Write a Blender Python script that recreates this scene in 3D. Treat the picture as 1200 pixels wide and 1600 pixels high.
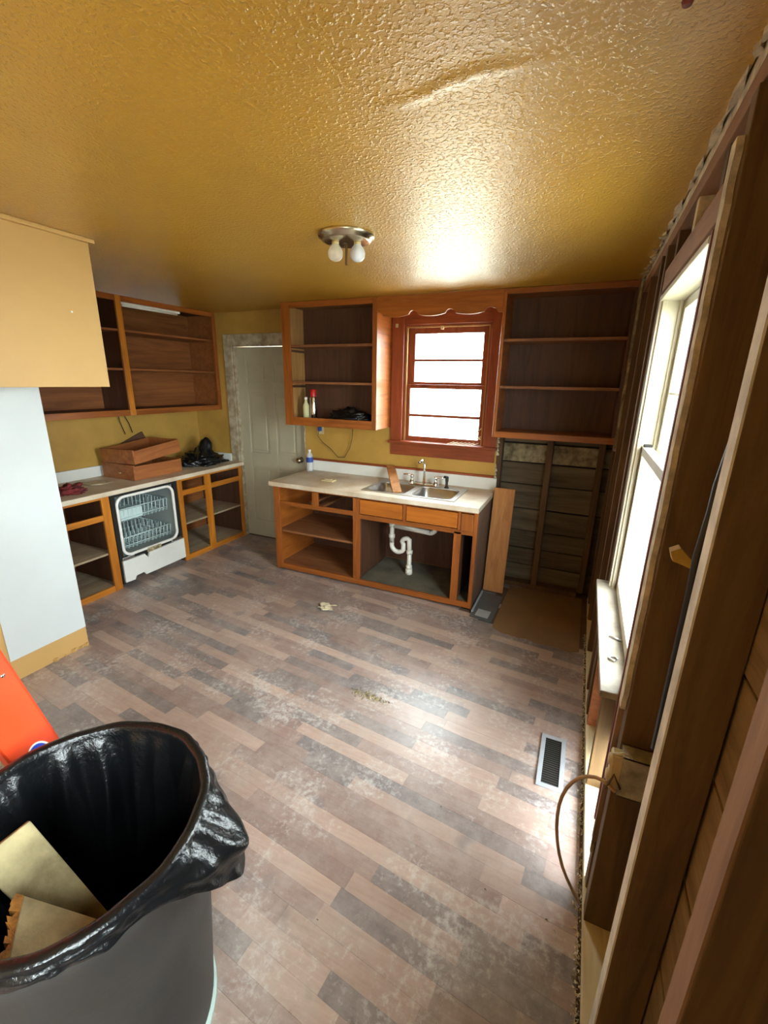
import bpy, math, random
from mathutils import Vector, Matrix, noise
random.seed(7)
S = bpy.context.scene
COL = S.collection
for o in list(bpy.data.objects):
    bpy.data.objects.remove(o)

# ------------------------------------------------------------------ camera
CAM = Vector((-0.2112, -3.7552, 1.7279)); FPX = 688.83
yaw, pitch, roll = [math.radians(a) for a in (23.956, 16.551, 1.07)]
FW = Vector((-math.sin(yaw)*math.cos(pitch), math.cos(yaw)*math.cos(pitch), -math.sin(pitch)))
R0 = Vector((math.cos(yaw), math.sin(yaw), 0)); U0 = R0.cross(FW)
RT = R0*math.cos(roll) + U0*math.sin(roll); UP = -R0*math.sin(roll) + U0*math.cos(roll)
cam = bpy.data.cameras.new('camera'); camo = bpy.data.objects.new('camera', cam); COL.objects.link(camo)
m = Matrix((RT, UP, -FW)).transposed().to_4x4(); m.translation = CAM; camo.matrix_world = m
cam.sensor_fit = 'VERTICAL'; cam.sensor_height = 32; cam.sensor_width = 24; cam.lens = FPX/1600*32
cam.clip_start = 0.02
S.camera = camo

# ------------------------------------------------------------------ sky, exposure
world = bpy.data.worlds.new('overcast_sky'); S.world = world; world.use_nodes = True
bg = world.node_tree.nodes['Background']
bg.inputs[0].default_value = (0.90, 0.97, 1.0, 1); bg.inputs[1].default_value = 10.0
S.view_settings.view_transform = 'Standard'; S.view_settings.look = 'None'
S.view_settings.gamma = 1; S.view_settings.use_curve_mapping = False
S.view_settings.exposure = 2.0

def portal(loc, rot, sx, sy):
    l = bpy.data.lights.new('sky_portal', 'AREA'); l.shape = 'RECTANGLE'; l.size = sx; l.size_y = sy
    l.cycles.is_portal = True
    o = bpy.data.objects.new('sky_portal', l); COL.objects.link(o); o.location = loc; o.rotation_euler = rot
PI = math.pi
portal((-1.345, 0.145, 1.7), (-PI/2, 0, 0), 0.8, 1.05)      # kitchen window, shines to -y
portal((0.165, -1.97, 1.43), (0, PI/2, 0), 1.32, 0.88)      # right-hand window, shines to -x
portal((0.165, -4.575, 1.43), (0, PI/2, 0), 1.32, 1.48)       # unseen second window, added behind the camera

H = 2.365

# ------------------------------------------------------------------ materials
def lin(c):
    return tuple((x/255/12.92 if x/255 <= .04045 else ((x/255+.055)/1.055)**2.4) for x in c) + (1,)
def mat(name):
    m = bpy.data.materials.new(name); m.use_nodes = True
    return m, m.node_tree, m.node_tree.nodes['Principled BSDF']
def N(t, typ, **kw):
    n = t.nodes.new(typ)
    for k, v in kw.items():
        setattr(n, k, v)
    return n
def ramp(t, stops):
    r = N(t, 'ShaderNodeValToRGB')
    e = r.color_ramp.elements
    while len(e) < len(stops): e.new(0.5)
    for i, (p, c) in enumerate(stops):
        e[i].position = p; e[i].color = c
    return r
def noise_node(t, vec, scale, detail=3, rough=.55, dist=0):
    n = N(t, 'ShaderNodeTexNoise'); n.inputs['Scale'].default_value = scale; n.inputs['Detail'].default_value = detail
    n.inputs['Roughness'].default_value = rough; n.inputs['Distortion'].default_value = dist
    t.links.new(vec, n.inputs['Vector']); return n
def bump(t, h, bs, strength, dist=.01):
    b = N(t, 'ShaderNodeBump'); b.inputs['Strength'].default_value = strength; b.inputs['Distance'].default_value = dist
    t.links.new(h, b.inputs['Height']); t.links.new(b.outputs[0], bs.inputs['Normal']); return b

def paint(name, c, rough=.5, var=.10, scale=3, bumpy=.1, spec=.5, metal=0, c2=None):
    """flat finish with mottling"""
    m, t, b = mat(name)
    g = N(t, 'ShaderNodeTexCoord')
    n = noise_node(t, g.outputs['Object'], scale, 5, .6)
    c1 = lin(c); cc = lin(c2) if c2 else tuple(x*(1-3*var) for x in c1[:3]) + (1,)
    r = ramp(t, [(.35, cc), (.65, c1)])
    t.links.new(n.outputs[0], r.inputs[0]); t.links.new(r.outputs[0], b.inputs['Base Color'])
    b.inputs['Roughness'].default_value = rough; b.inputs['Metallic'].default_value = metal
    b.inputs['Specular IOR Level'].default_value = spec
    if bumpy:
        n2 = noise_node(t, g.outputs['Object'], scale*14, 3, .6); bump(t, n2.outputs[0], b, bumpy, .004)
    return m

def wood(name, c1, c2, axis='z', rough=.45, scale=1.0, tint=.25, bumpy=.15, spec=.5, fine=14):
    """grain stretched along one axis; each object gets its own tint and offset"""
    m, t, b = mat(name)
    g = N(t, 'ShaderNodeTexCoord'); oi = N(t, 'ShaderNodeObjectInfo')
    mp = N(t, 'ShaderNodeMapping')
    s = [fine*scale]*3; s['xyz'.index(axis)] = 1.2*scale
    mp.inputs['Scale'].default_value = s
    add = N(t, 'ShaderNodeVectorMath', operation='ADD'); mul = N(t, 'ShaderNodeMath', operation='MULTIPLY')
    mul.inputs[1].default_value = 37.0
    t.links.new(oi.outputs['Random'], mul.inputs[0])
    t.links.new(g.outputs['Object'], add.inputs[0]); t.links.new(mul.outputs[0], add.inputs[1])
    t.links.new(add.outputs[0], mp.inputs[0])
    n = noise_node(t, mp.outputs[0], 1.6, 6, .65, .8)
    r = ramp(t, [(.30, lin(c2)), (.68, lin(c1))])
    t.links.new(n.outputs[0], r.inputs[0])
    n3 = noise_node(t, add.outputs[0], 2.3, 3, .5)
    hsv = N(t, 'ShaderNodeHueSaturation')
    mr = N(t, 'ShaderNodeMapRange'); mr.inputs[3].default_value = 1-tint; mr.inputs[4].default_value = 1+tint
    avg = N(t, 'ShaderNodeMath', operation='ADD'); hv = N(t, 'ShaderNodeMath', operation='MULTIPLY'); hv.inputs[1].default_value = .5
    t.links.new(n3.outputs[0], avg.inputs[0]); t.links.new(oi.outputs['Random'], avg.inputs[1])
    t.links.new(avg.outputs[0], hv.inputs[0]); t.links.new(hv.outputs[0], mr.inputs[0])
    t.links.new(mr.outputs[0], hsv.inputs['Value']); t.links.new(r.outputs[0], hsv.inputs['Color'])
    t.links.new(hsv.outputs[0], b.inputs['Base Color'])
    b.inputs['Roughness'].default_value = rough; b.inputs['Specular IOR Level'].default_value = spec
    if bumpy: bump(t, n.outputs[0], b, bumpy, .004)
    return m

def metal(name, c, rough=.25):
    m, t, b = mat(name)
    g = N(t, 'ShaderNodeTexCoord'); n = noise_node(t, g.outputs['Object'], 30, 3)
    mr = N(t, 'ShaderNodeMapRange'); mr.inputs[3].default_value = rough*.7; mr.inputs[4].default_value = rough*1.5
    t.links.new(n.outputs[0], mr.inputs[0]); t.links.new(mr.outputs[0], b.inputs['Roughness'])
    b.inputs['Base Color'].default_value = lin(c); b.inputs['Metallic'].default_value = 1
    return m

def ceiling_mat():
    m, t, b = mat('mustard_gloss_ceiling')
    g = N(t, 'ShaderNodeNewGeometry')
    n0 = noise_node(t, g.outputs['Position'], 1.3, 4)
    r = ramp(t, [(.3, lin((176, 130, 22))), (.7, lin((194, 148, 32)))])
    t.links.new(n0.outputs[0], r.inputs[0]); t.links.new(r.outputs[0], b.inputs['Base Color'])
    b.inputs['Roughness'].default_value = .34; b.inputs['Specular IOR Level'].default_value = .75
    # knock-down blobs, patchy, plus a long taped seam
    n1 = noise_node(t, g.outputs['Position'], 82, 2, .5, .0)
    r1 = ramp(t, [(.50, (0, 0, 0, 1)), (.72, (1, 1, 1, 1))]); t.links.new(n1.outputs[0], r1.inputs[0])
    n2 = noise_node(t, g.outputs['Position'], 170, 3, .6); n3 = noise_node(t, g.outputs['Position'], 6, 3)
    a = N(t, 'ShaderNodeMath', operation='MULTIPLY_ADD'); a.inputs[1].default_value = .45
    t.links.new(n2.outputs[0], a.inputs[0]); t.links.new(r1.outputs[0], a.inputs[2])
    a2 = N(t, 'ShaderNodeMath', operation='MULTIPLY_ADD'); a2.inputs[1].default_value = 1.5
    t.links.new(n3.outputs[0], a2.inputs[0]); t.links.new(a.outputs[0], a2.inputs[2])
    bn = bump(t, a2.outputs[0], b, .55, .0036); b.inputs['Coat Weight'].default_value = .9; b.inputs['Coat Roughness'].default_value = .52; t.links.new(bn.outputs[0], b.inputs['Coat Normal'])
    return m

def floor_mat():
    m, t, b = mat('dusty_laminate')
    g = N(t, 'ShaderNodeNewGeometry'); oi = N(t, 'ShaderNodeObjectInfo')
    ad = N(t, 'ShaderNodeMath', operation='ADD'); fr = N(t, 'ShaderNodeMath', operation='FRACT')
    t.links.new(g.outputs['Random Per Island'], ad.inputs[0]); t.links.new(oi.outputs['Random'], ad.inputs[1]); t.links.new(ad.outputs[0], fr.inputs[0])
    base = ramp(t, [(0, lin((132, 102, 92))), (.17, lin((160, 126, 108))), (.36, lin((114, 100, 98))), (.54, lin((172, 138, 118))), (.74, lin((142, 110, 98))), (.9, lin((104, 96, 98)))])
    base.color_ramp.interpolation = 'CONSTANT'
    t.links.new(fr.outputs[0], base.inputs[0])
    mp = N(t, 'ShaderNodeMapping'); mp.inputs['Scale'].default_value = (2.2, 26, 1); mp.inputs['Rotation'].default_value = (0, 0, math.radians(6))
    sh = N(t, 'ShaderNodeVectorMath', operation='ADD'); t.links.new(g.outputs['Position'], sh.inputs[0])
    ml = N(t, 'ShaderNodeMath', operation='MULTIPLY'); ml.inputs[1].default_value = 19; t.links.new(fr.outputs[0], ml.inputs[0]); t.links.new(ml.outputs[0], sh.inputs[1])
    t.links.new(sh.outputs[0], mp.inputs[0])
    gr = noise_node(t, mp.outputs[0], 1.5, 6, .65, 1.2)
    gm = N(t, 'ShaderNodeMapRange'); gm.inputs[1].default_value = .3; gm.inputs[2].default_value = .7; gm.inputs[3].default_value = .82; gm.inputs[4].default_value = 1.12
    t.links.new(gr.outputs[0], gm.inputs[0])
    hs = N(t, 'ShaderNodeHueSaturation'); hs.inputs['Saturation'].default_value = .78; t.links.new(gm.outputs[0], hs.inputs['Value']); t.links.new(base.outputs[0], hs.inputs['Color'])
    # dust and scuffs lying on the boards
    d1 = noise_node(t, g.outputs['Position'], 2.1, 7, .68, .1); d2 = noise_node(t, g.outputs['Position'], 13, 8, .75, .1)
    mx = N(t, 'ShaderNodeMath', operation='MULTIPLY'); t.links.new(d1.outputs[0], mx.inputs[0]); t.links.new(d2.outputs[0], mx.inputs[1])
    dr = ramp(t, [(.16, (.08, .08, .08, 1)), (.40, (.60, .60, .60, 1))]); t.links.new(mx.outputs[0], dr.inputs[0])
    mix = N(t, 'ShaderNodeMix', data_type='RGBA'); t.links.new(dr.outputs[0], mix.inputs[0]); t.links.new(hs.outputs[0], mix.inputs[6])
    mix.inputs[7].default_value = lin((182, 172, 164))
    # blue-grey stains
    d3 = noise_node(t, g.outputs['Position'], 4.3, 3, .5); sr = ramp(t, [(.63, (0, 0, 0, 1)), (.72, (.45, .45, .45, 1))]); t.links.new(d3.outputs[0], sr.inputs[0])
    mix2 = N(t, 'ShaderNodeMix', data_type='RGBA'); t.links.new(sr.outputs[0], mix2.inputs[0]); t.links.new(mix.outputs[2], mix2.inputs[6]); mix2.inputs[7].default_value = lin((92, 96, 104))
    d4 = noise_node(t, g.outputs['Position'], 38, 6, .7, .2); d5 = noise_node(t, g.outputs['Position'], 3.1, 4, .6)
    sp_ = N(t, 'ShaderNodeMath', operation='MULTIPLY'); t.links.new(d4.outputs[0], sp_.inputs[0]); t.links.new(d5.outputs[0], sp_.inputs[1])
    sr2 = ramp(t, [(.27, (0, 0, 0, 1)), (.40, (.7, .7, .7, 1))]); t.links.new(sp_.outputs[0], sr2.inputs[0])
    mix3 = N(t, 'ShaderNodeMix', data_type='RGBA'); t.links.new(sr2.outputs[0], mix3.inputs[0]); t.links.new(mix2.outputs[2], mix3.inputs[6]); mix3.inputs[7].default_value = lin((196, 192, 188))
    t.links.new(mix3.outputs[2], b.inputs['Base Color'])
    rr = N(t, 'ShaderNodeMapRange'); rr.inputs[3].default_value = .20; rr.inputs[4].default_value = .42; t.links.new(d2.outputs[0], rr.inputs[0])
    t.links.new(rr.outputs[0], b.inputs['Roughness'])
    bump(t, gr.outputs[0], b, .06, .003)
    return m

def glass_mat():
    m, t, b = mat('window_glass')
    for n in list(t.nodes):
        if n.type != 'OUTPUT_MATERIAL': t.nodes.remove(n)
    out = [n for n in t.nodes if n.type == 'OUTPUT_MATERIAL'][0]
    lw = N(t, 'ShaderNodeLayerWeight'); lw.inputs[0].default_value = .5
    pw = N(t, 'ShaderNodeMath', operation='POWER'); pw.inputs[1].default_value = 5; t.links.new(lw.outputs['Facing'], pw.inputs[0])
    fr = N(t, 'ShaderNodeMath', operation='MULTIPLY_ADD'); fr.inputs[1].default_value = .9; fr.inputs[2].default_value = .04; t.links.new(pw.outputs[0], fr.inputs[0])
    tr = N(t, 'ShaderNodeBsdfTransparent'); tr.inputs[0].default_value = (.95, .97, .96, 1)
    gl = N(t, 'ShaderNodeBsdfGlossy'); gl.inputs['Roughness'].default_value = .02
    mx = N(t, 'ShaderNodeMixShader'); t.links.new(fr.outputs[0], mx.inputs[0]); t.links.new(tr.outputs[0], mx.inputs[1]); t.links.new(gl.outputs[0], mx.inputs[2])
    t.links.new(mx.outputs[0], out.inputs[0]); return m
def clear_mat(name, tint, alpha):
    m, t, b = mat(name)
    b.inputs['Base Color'].default_value = tint; b.inputs['Roughness'].default_value = .08; b.inputs['Alpha'].default_value = alpha
    return m

M = {}
M['ceiling'] = ceiling_mat(); M['floor'] = floor_mat(); M['glass'] = glass_mat()
M['wall'] = paint('mustard_wall_paint', (188, 148, 70), .45, .08, 2.5, .15)
M['soffit'] = paint('mustard_paint_lit', (192, 154, 94), .5, .03, 2, .05)  # same mustard paint as the walls, its whiter light put into the colour
M['panel_white'] = paint('white_wall_paint', (200, 207, 208), .45, .02, 2, .05)
M['cab'] = wood('orange_stained_wood', (166, 94, 36), (120, 64, 22), 'z', .38, 1, .18)
M['cabx'] = wood('orange_stained_wood_rail', (166, 94, 36), (120, 64, 22), 'x', .38, 1, .18)
M['falsefront'] = wood('amber_false_front', (190, 112, 38), (152, 82, 24), 'x', .32, 1, .1)
M['caby'] = wood('orange_stained_wood_side', (172, 98, 38), (124, 66, 24), 'y', .38, 1, .18)
M['cabl'] = wood('orange_wood_window_lit', (198, 126, 40), (158, 90, 24), 'z', .36, 1, .15)  # orange wood with the window light on the face frames put into the colour
M['cably'] = wood('orange_wood_window_lit_rail', (198, 126, 40), (158, 90, 24), 'y', .36, 1, .15)
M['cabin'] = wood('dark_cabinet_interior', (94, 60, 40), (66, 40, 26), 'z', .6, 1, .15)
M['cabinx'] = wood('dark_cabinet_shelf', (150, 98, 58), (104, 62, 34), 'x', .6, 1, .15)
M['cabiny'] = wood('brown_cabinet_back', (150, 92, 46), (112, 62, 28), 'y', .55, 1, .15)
M['shelfdust'] = wood('dusty_shelf', (176, 158, 130), (138, 118, 92), 'y', .8, 1, .12)
M['rawside'] = wood('raw_plywood_side', (186, 142, 84), (150, 108, 58), 'z', .7, 1, .1)
M['reddoor'] = wood('red_brown_window_trim', (150, 72, 36), (114, 50, 24), 'z', .4, 1, .12)
M['reddoorx'] = wood('red_brown_window_trim_long', (150, 72, 36), (114, 50, 24), 'x', .4, 1, .12)
M['counter'] = paint('cream_laminate', (226, 220, 204), .35, .05, 4, 0, c2=(206, 192, 168))
M['counter_dirty'] = paint('dusty_laminate_top', (222, 214, 196), .5, .1, 3, 0, c2=(188, 166, 136))
M['splash'] = paint('white_splash_laminate', (226, 228, 222), .35, .03, 4, 0)
M['steel'] = metal('brushed_steel', (196, 196, 194), .3)
M['chrome'] = metal('chrome', (232, 232, 230), .12)
M['brass'] = metal('tarnished_nickel', (200, 192, 168), .22)
M['vent'] = paint('galvanised_vent', (172, 180, 186), .3, .05, 12, 0)
M['louvre'] = paint('dark_dusty_louvre', (74, 74, 70), .6, .1, 12, 0)
M['pvc'] = paint('white_pvc', (232, 230, 220), .35, .04, 8, 0)
M['dark'] = paint('dark_void', (28, 24, 20), .9, .1, 5, 0)
M['white'] = paint('white_plastic', (236, 236, 230), .35, .02, 5, 0)
M['cream'] = paint('cream_window_paint', (196, 190, 168), .4, .05, 6, .1)
M['doorp'] = paint('grey_white_door_paint', (176, 170, 146), .45, .04, 3, .04)
M['jamb'] = paint('dirty_white_door_casing', (184, 174, 150), .6, .14, 16, .2, c2=(140, 122, 94))
M['stud'] = wood('old_pine_stud', (112, 86, 50), (74, 54, 30), 'z', .75, 1, .25, .25)
M['studfar'] = wood('old_brown_stud', (104, 78, 50), (70, 50, 30), 'z', .8, 1, .25, .25)
M['studface'] = paint('plaster_dusted_stud_edge', (226, 222, 208), .85, .12, 12, .3)
M['tanface'] = wood('tan_stud_edge', (152, 122, 98), (120, 92, 70), 'z', .8, 1, .1)
M['sheath'] = wood('old_sheathing_board', (150, 128, 86), (108, 86, 54), 'y', .85, .7, .3, .3)
M['sheathx'] = wood('weathered_sheathing', (116, 104, 84), (70, 60, 46), 'x', .9, .7, .35, .3)
M['whitewash'] = paint('flaking_whitewash', (176, 164, 132), .9, .2, 14, .5, c2=(98, 86, 64))
M['plaster'] = paint('old_plaster', (220, 210, 184), .9, .15, 20, .6)
M['plate'] = wood('pale_bottom_plate', (214, 202, 168), (180, 166, 128), 'y', .8, 1, .1)
M['header'] = wood('brown_header_board', (150, 112, 78), (110, 78, 52), 'y', .8, 1, .15)
M['redpaint'] = paint('dark_red_paint_edge', (126, 50, 36), .6, .15, 12, .2)
M['cardboard'] = paint('brown_hardboard', (138, 108, 74), .7, .06, 4, .1)
M['box'] = paint('dark_grey_plastic_sheet', (92, 98, 102), .4, .1, 6, .1)
M['rawboard'] = wood('raw_pine_board', (190, 134, 78), (156, 98, 50), 'z', .7, 1, .1)
M['drawer'] = wood('drawer_wood', (172, 106, 56), (130, 72, 34), 'y', .5, 1, .15)
M['blackbag'] = paint('black_plastic_film', (14, 16, 18), .27, .1, 6, .5)
M['can'] = paint('dark_grey_can_plastic', (50, 48, 46), .55, .1, 5, .1)
M['teal'] = paint('pale_green_plastic', (170, 192, 184), .4, .05, 5, 0)
M['ladder'] = paint('orange_red_fibreglass', (224, 70, 30), .4, .05, 4, .05)
M['alu'] = metal('aluminium', (196, 198, 200), .4)
M['blue'] = paint('blue_label', (22, 62, 190), .4, .02, 4, 0)
M['scrap'] = paint('scrap_board', (156, 144, 106), .85, .12, 9, .4, c2=(112, 100, 70))
M['scrapedge'] = paint('broken_board_edge', (178, 122, 46), .9, .25, 25, .9)
M['red'] = paint('red_plastic', (196, 32, 30), .35, .05, 5, 0)
M['redcloth'] = paint('faded_red_cloth', (140, 52, 52), .9, .25, 20, .4)
M['labelblue'] = paint('blue_paper_label', (40, 76, 160), .5, .05, 5, 0)
M['bottle'] = clear_mat('clear_plastic', (.85, .9, .92, 1), .35)
M['oil'] = clear_mat('yellow_clear_bottle', (.75, .74, .42, 1), .7)
M['bulbclear'] = clear_mat('clear_bulb_glass', (.9, .9, .86, 1), .35)
M['bulbfrost'] = paint('frosted_bulb', (214, 220, 234), .25, .02, 5, 0)
M['cord'] = paint('brown_cord', (96, 72, 36), .6, .05, 5, 0)
M['beigecable'] = paint('beige_cable', (178, 146, 108), .55, .08, 8, 0)
M['black'] = paint('black_rubber', (22, 22, 22), .5, .05, 5, 0)
M['paper'] = paint('crumpled_paper', (222, 210, 178), .8, .1, 20, .4)
M['crumb'] = paint('plaster_crumbs', (190, 176, 140), .9, .25, 60, 0, c2=(96, 82, 56))
M['tub'] = paint('grey_dishwasher_tub', (150, 158, 156), .4, .06, 4, 0)
M['rack'] = paint('pale_blue_rack_coating', (196, 218, 218), .4, .05, 6, 0)
M['ivory'] = paint('ivory_outlet', (206, 188, 140), .5, .08, 12, .1)
M['ground'] = paint('pale_dry_ground', (168, 164, 150), .95, .1, 1, .2)
M['yellowchip'] = paint('yellow_wood_chip', (196, 160, 66), .8, .12, 15, .4)
M['subfloor'] = paint('dirty_subfloor', (110, 88, 70), .9, .1, 5, .2)

# ------------------------------------------------------------------ mesh helpers
def empty(name, loc, rz=0, rot=None):
    o = bpy.data.objects.new(name, None); COL.objects.link(o)
    o.location = loc; o.rotation_euler = rot or (0, 0, rz); o.empty_display_size = .1
    return o
def tag(o, label=None, cat=None, group=None, kind=None):
    if label: o['label'] = label
    if cat: o['category'] = cat
    if group: o['group'] = group
    if kind: o['kind'] = kind
    return o

class MB:
    def __init__(s): s.v = []; s.f = []; s.sm = set()
    def _add(s, vs, fs, smooth=False):
        b = len(s.v); s.v += [Vector(v) for v in vs]
        for f in fs:
            if smooth: s.sm.add(len(s.f))
            s.f.append([b+i for i in f])
        return s
    def box(s, x0, x1, y0, y1, z0, z1):
        x0, x1 = sorted((x0, x1)); y0, y1 = sorted((y0, y1)); z0, z1 = sorted((z0, z1))
        return s._add([(x0,y0,z0),(x1,y0,z0),(x1,y1,z0),(x0,y1,z0),(x0,y0,z1),(x1,y0,z1),(x1,y1,z1),(x0,y1,z1)],
                      [(0,3,2,1),(4,5,6,7),(0,1,5,4),(1,2,6,5),(2,3,7,6),(3,0,4,7)])
    def prism(s, poly, ext):
        """poly: list of 3d points (planar), extruded by vector ext"""
        n = len(poly); e = Vector(ext); vs = [Vector(p) for p in poly]; vs += [p+e for p in vs]
        fs = [list(range(n))[::-1], list(range(n, 2*n))] + [(i, (i+1) % n, n+(i+1) % n, n+i) for i in range(n)]
        # orientation fix
        nrm = Vector((0, 0, 0))
        for i in range(n): nrm += (vs[i]-vs[0]).cross(vs[(i+1) % n]-vs[0])
        if nrm.dot(e) < 0: fs = [f[::-1] for f in fs]
        return s._add(vs, fs)
    def tube(s, path, r, n=10, cap=True, closed=False):
        path = [Vector(p) for p in path]; rr = r if isinstance(r, (list, tuple)) else [r]*len(path)
        b = len(s.v); k = len(path); up = None
        for i, p in enumerate(path):
            a = path[(i-1) % k] if (i > 0 or closed) else p; c = path[(i+1) % k] if (i < k-1 or closed) else p
            d = (c-a).normalized()
            if up is None:
                up = Vector((0, 0, 1)) if abs(d.z) < .9 else Vector((1, 0, 0))
            x = d.cross(up).normalized(); up = x.cross(d).normalized()
            for j in range(n):
                an = 2*PI*j/n; s.v.append(p + (x*math.cos(an) + up*math.sin(an))*rr[i])
        for i in range(k if closed else k-1):
            for j in range(n):
                q = [b+i*n+j, b+i*n+(j+1) % n, b+((i+1) % k)*n+(j+1) % n, b+((i+1) % k)*n+j]
                s.sm.add(len(s.f)); s.f.append(q[::-1])
        if cap and not closed:
            s.f.append([b+j for j in range(n)]); s.f.append([b+(k-1)*n+j for j in range(n)][::-1])
        return s
    def lathe(s, prof, c=(0, 0, 0), n=24, ax=None):
        """prof [(r,h)], around z through c (or direction ax)"""
        c = Vector(c); b = len(s.v)
        q = Vector((0, 0, 1)).rotation_difference(Vector(ax)) if ax else None
        for r, h in prof:
            for j in range(n):
                a = 2*PI*j/n; p = Vector((r*math.cos(a), r*math.sin(a), h))
                if q: p = q @ p
                s.v.append(c+p)
        for i in range(len(prof)-1):
            for j in range(n):
                s.sm.add(len(s.f)); s.f.append([b+i*n+j, b+i*n+(j+1) % n, b+(i+1)*n+(j+1) % n, b+(i+1)*n+j])
        return s
    def grid(s, fn, nu, nv, closed_u=False, thick=0):
        b = len(s.v)
        for i in range(nv+1):
            for j in range(nu if closed_u else nu+1):
                s.v.append(Vector(fn(j/nu, i/nv)))
        w = nu if closed_u else nu+1
        for i in range(nv):
            for j in range(nu):
                s.sm.add(len(s.f)); s.f.append([b+i*w+j, b+i*w+(j+1) % w, b+(i+1)*w+(j+1) % w, b+(i+1)*w+j])
        return s
    def build(s, name, m, parent=None, bevel=0, local=False, solid=0, sub=0):
        me = bpy.data.meshes.new(name)
        off = Vector((0, 0, 0))
        o = bpy.data.objects.new(name, me)
        if parent is None:
            lo = Vector([min(v[i] for v in s.v) for i in range(3)]); hi = Vector([max(v[i] for v in s.v) for i in range(3)])
            off = Vector(((lo.x+hi.x)/2, (lo.y+hi.y)/2, lo.z)); o.location = off
        else:
            o.parent = parent
            if not local:
                p = parent
                while p: off = off + p.location; p = p.parent
        if local: off = Vector((0, 0, 0)); o.location = (0, 0, 0)
        me.from_pydata([v-off for v in s.v], [], s.f)
        for i, p in enumerate(me.polygons): p.use_smooth = i in s.sm
        me.materials.append(M[m] if isinstance(m, str) else m)
        COL.objects.link(o); me.validate()
        if solid:
            d = o.modifiers.new('solidify', 'SOLIDIFY'); d.thickness = solid; d.offset = -1
        if bevel:
            d = o.modifiers.new('bevel', 'BEVEL'); d.width = bevel; d.segments = 2; d.limit_method = 'ANGLE'
        if sub:
            d = o.modifiers.new('sub', 'SUBSURF'); d.levels = sub; d.render_levels = sub
        return o
def box(name, m, parent, x0, x1, y0, y1, z0, z1, bevel=0): return MB().box(x0, x1, y0, y1, z0, z1).build(name, m, parent, bevel)
def plank(name, m, parent, A, B, wdir, w, t, bevel=.002):
    """board from A to B, w wide along wdir, t thick"""
    A = Vector(A); B = Vector(B); d = (B-A).normalized(); wd = Vector(wdir); wd = (wd-d*wd.dot(d)).normalized(); n = d.cross(wd)
    pts = [A-wd*w/2, A+wd*w/2, B+wd*w/2, B-wd*w/2]
    return MB().prism([p-n*t/2 for p in pts], n*t).build(name, m, parent, bevel)
def at(x, y, ax, val):
    """the room point seen at photo pixel x,y on the plane ax=val"""
    d = FW + RT*(x-600)/FPX - UP*(y-800)/FPX; i = 'xyz'.index(ax); t = (val-CAM[i])/d[i]; return CAM+d*t
def arc(c, u, v, r, a0, a1, n=8):
    c = Vector(c); u = Vector(u); v = Vector(v)
    return [c+u*r*math.cos(math.radians(a0+(a1-a0)*i/n))+v*r*math.sin(math.radians(a0+(a1-a0)*i/n)) for i in range(n+1)]
def bits(name, m, pts, smin, smax, parent=None):
    """many small crumbs in one mesh"""
    b = MB()
    for p in pts:
        s = random.uniform(smin, smax); c = Vector(p); c.z += s*.35
        vs = [c+Vector((random.uniform(-1, 1), random.uniform(-1, 1), random.uniform(-.6, .2)))*s for _ in range(3)] + [c+Vector((0, 0, s*.6))]
        b._add(vs, [(0, 1, 2), (0, 3, 1), (1, 3, 2), (2, 3, 0)])
    return b.build(name, m, parent)

# ================================================================== STRUCTURE
YR = -5.8
# ---- floor: subfloor + laminate strips
fl = MB().box(-4.3, .12, YR-.1, .13, -.08, -.006).build('floor', 'subfloor'); tag(fl, kind='structure')
FA = math.radians(-6); fu = Vector((math.cos(FA), math.sin(FA), 0)); fv = Vector((-math.sin(FA), math.cos(FA), 0))
def clip(poly, n, d):
    out = []
    for i in range(len(poly)):
        a = poly[i]; b = poly[(i+1) % len(poly)]; da = a.dot(n)-d; db = b.dot(n)-d
        if da <= 0: out.append(a)
        if da*db < 0: out.append(a+(b-a)*(da/(da-db)))
    return out
def seen(p):
    d = p-CAM; z = d.dot(FW)
    if z < .1: return None
    return 600+FPX*d.dot(RT)/z, 800-FPX*d.dot(UP)/z, z
strips = []
sw = .068; rnd = random.Random(3)
v = -7.2
while v < 1.0:
    u = -5.6 - rnd.random()*.5
    while u < 2.0:
        L = rnd.choice((.26, .34, .42, .5, .62))
        g = .0002
        poly = [fu*(u+g)+fv*(v+g), fu*(u+L-g)+fv*(v+g), fu*(u+L-g)+fv*(v+sw-g), fu*(u+g)+fv*(v+sw-g)]
        for n, d in ((Vector((1, 0, 0)), -.012), (Vector((-1, 0, 0)), 4.2), (Vector((0, 1, 0)), .01), (Vector((0, -1, 0)), -YR)):
            if poly: poly = clip(poly, n, d)
        if len(poly) > 2:
            c = sum(poly, Vector())/len(poly)
            inside_bay = c.x > -.64 and c.y > -.80        # torn out in the range recess
            if not inside_bay:
                q = seen(c); area = sum((poly[i]-poly[0]).cross(poly[i+1]-poly[0]).length/2 for i in range(1, len(poly)-1))
                sc = 0
                if q and 0 < q[0] < 1200 and 0 < q[1] < 1600 and not (q[0] < 330 and q[1] > 1200) and c.x > -3.6:
                    sc = area/q[2]**3
                strips.append((sc, poly))
        u += L
    v += sw
strips.sort(key=lambda s: -s[0])
rest = MB()
for k, (sc, poly) in enumerate(strips):
    dz = rnd.uniform(0, .0006)
    top = [Vector((p.x, p.y, -.006)) for p in poly]
    if k < 300: MB().prism(top, (0, 0, .006+dz)).build('plank', 'floor', fl)
    else: rest.prism(top, (0, 0, .006+dz))
r = rest.build('plank_field', 'floor', fl); r['kind'] = 'stuff'

# ---- ceiling
ce = MB().box(-4.3, .005, YR-.1, .13, H, H+.06).build('ceiling', 'ceiling'); tag(ce, kind='structure')
MB().box(.005, .14, YR-.1, .13, H, H+.06).build('joist_cover', 'studfar', ce)
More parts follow.
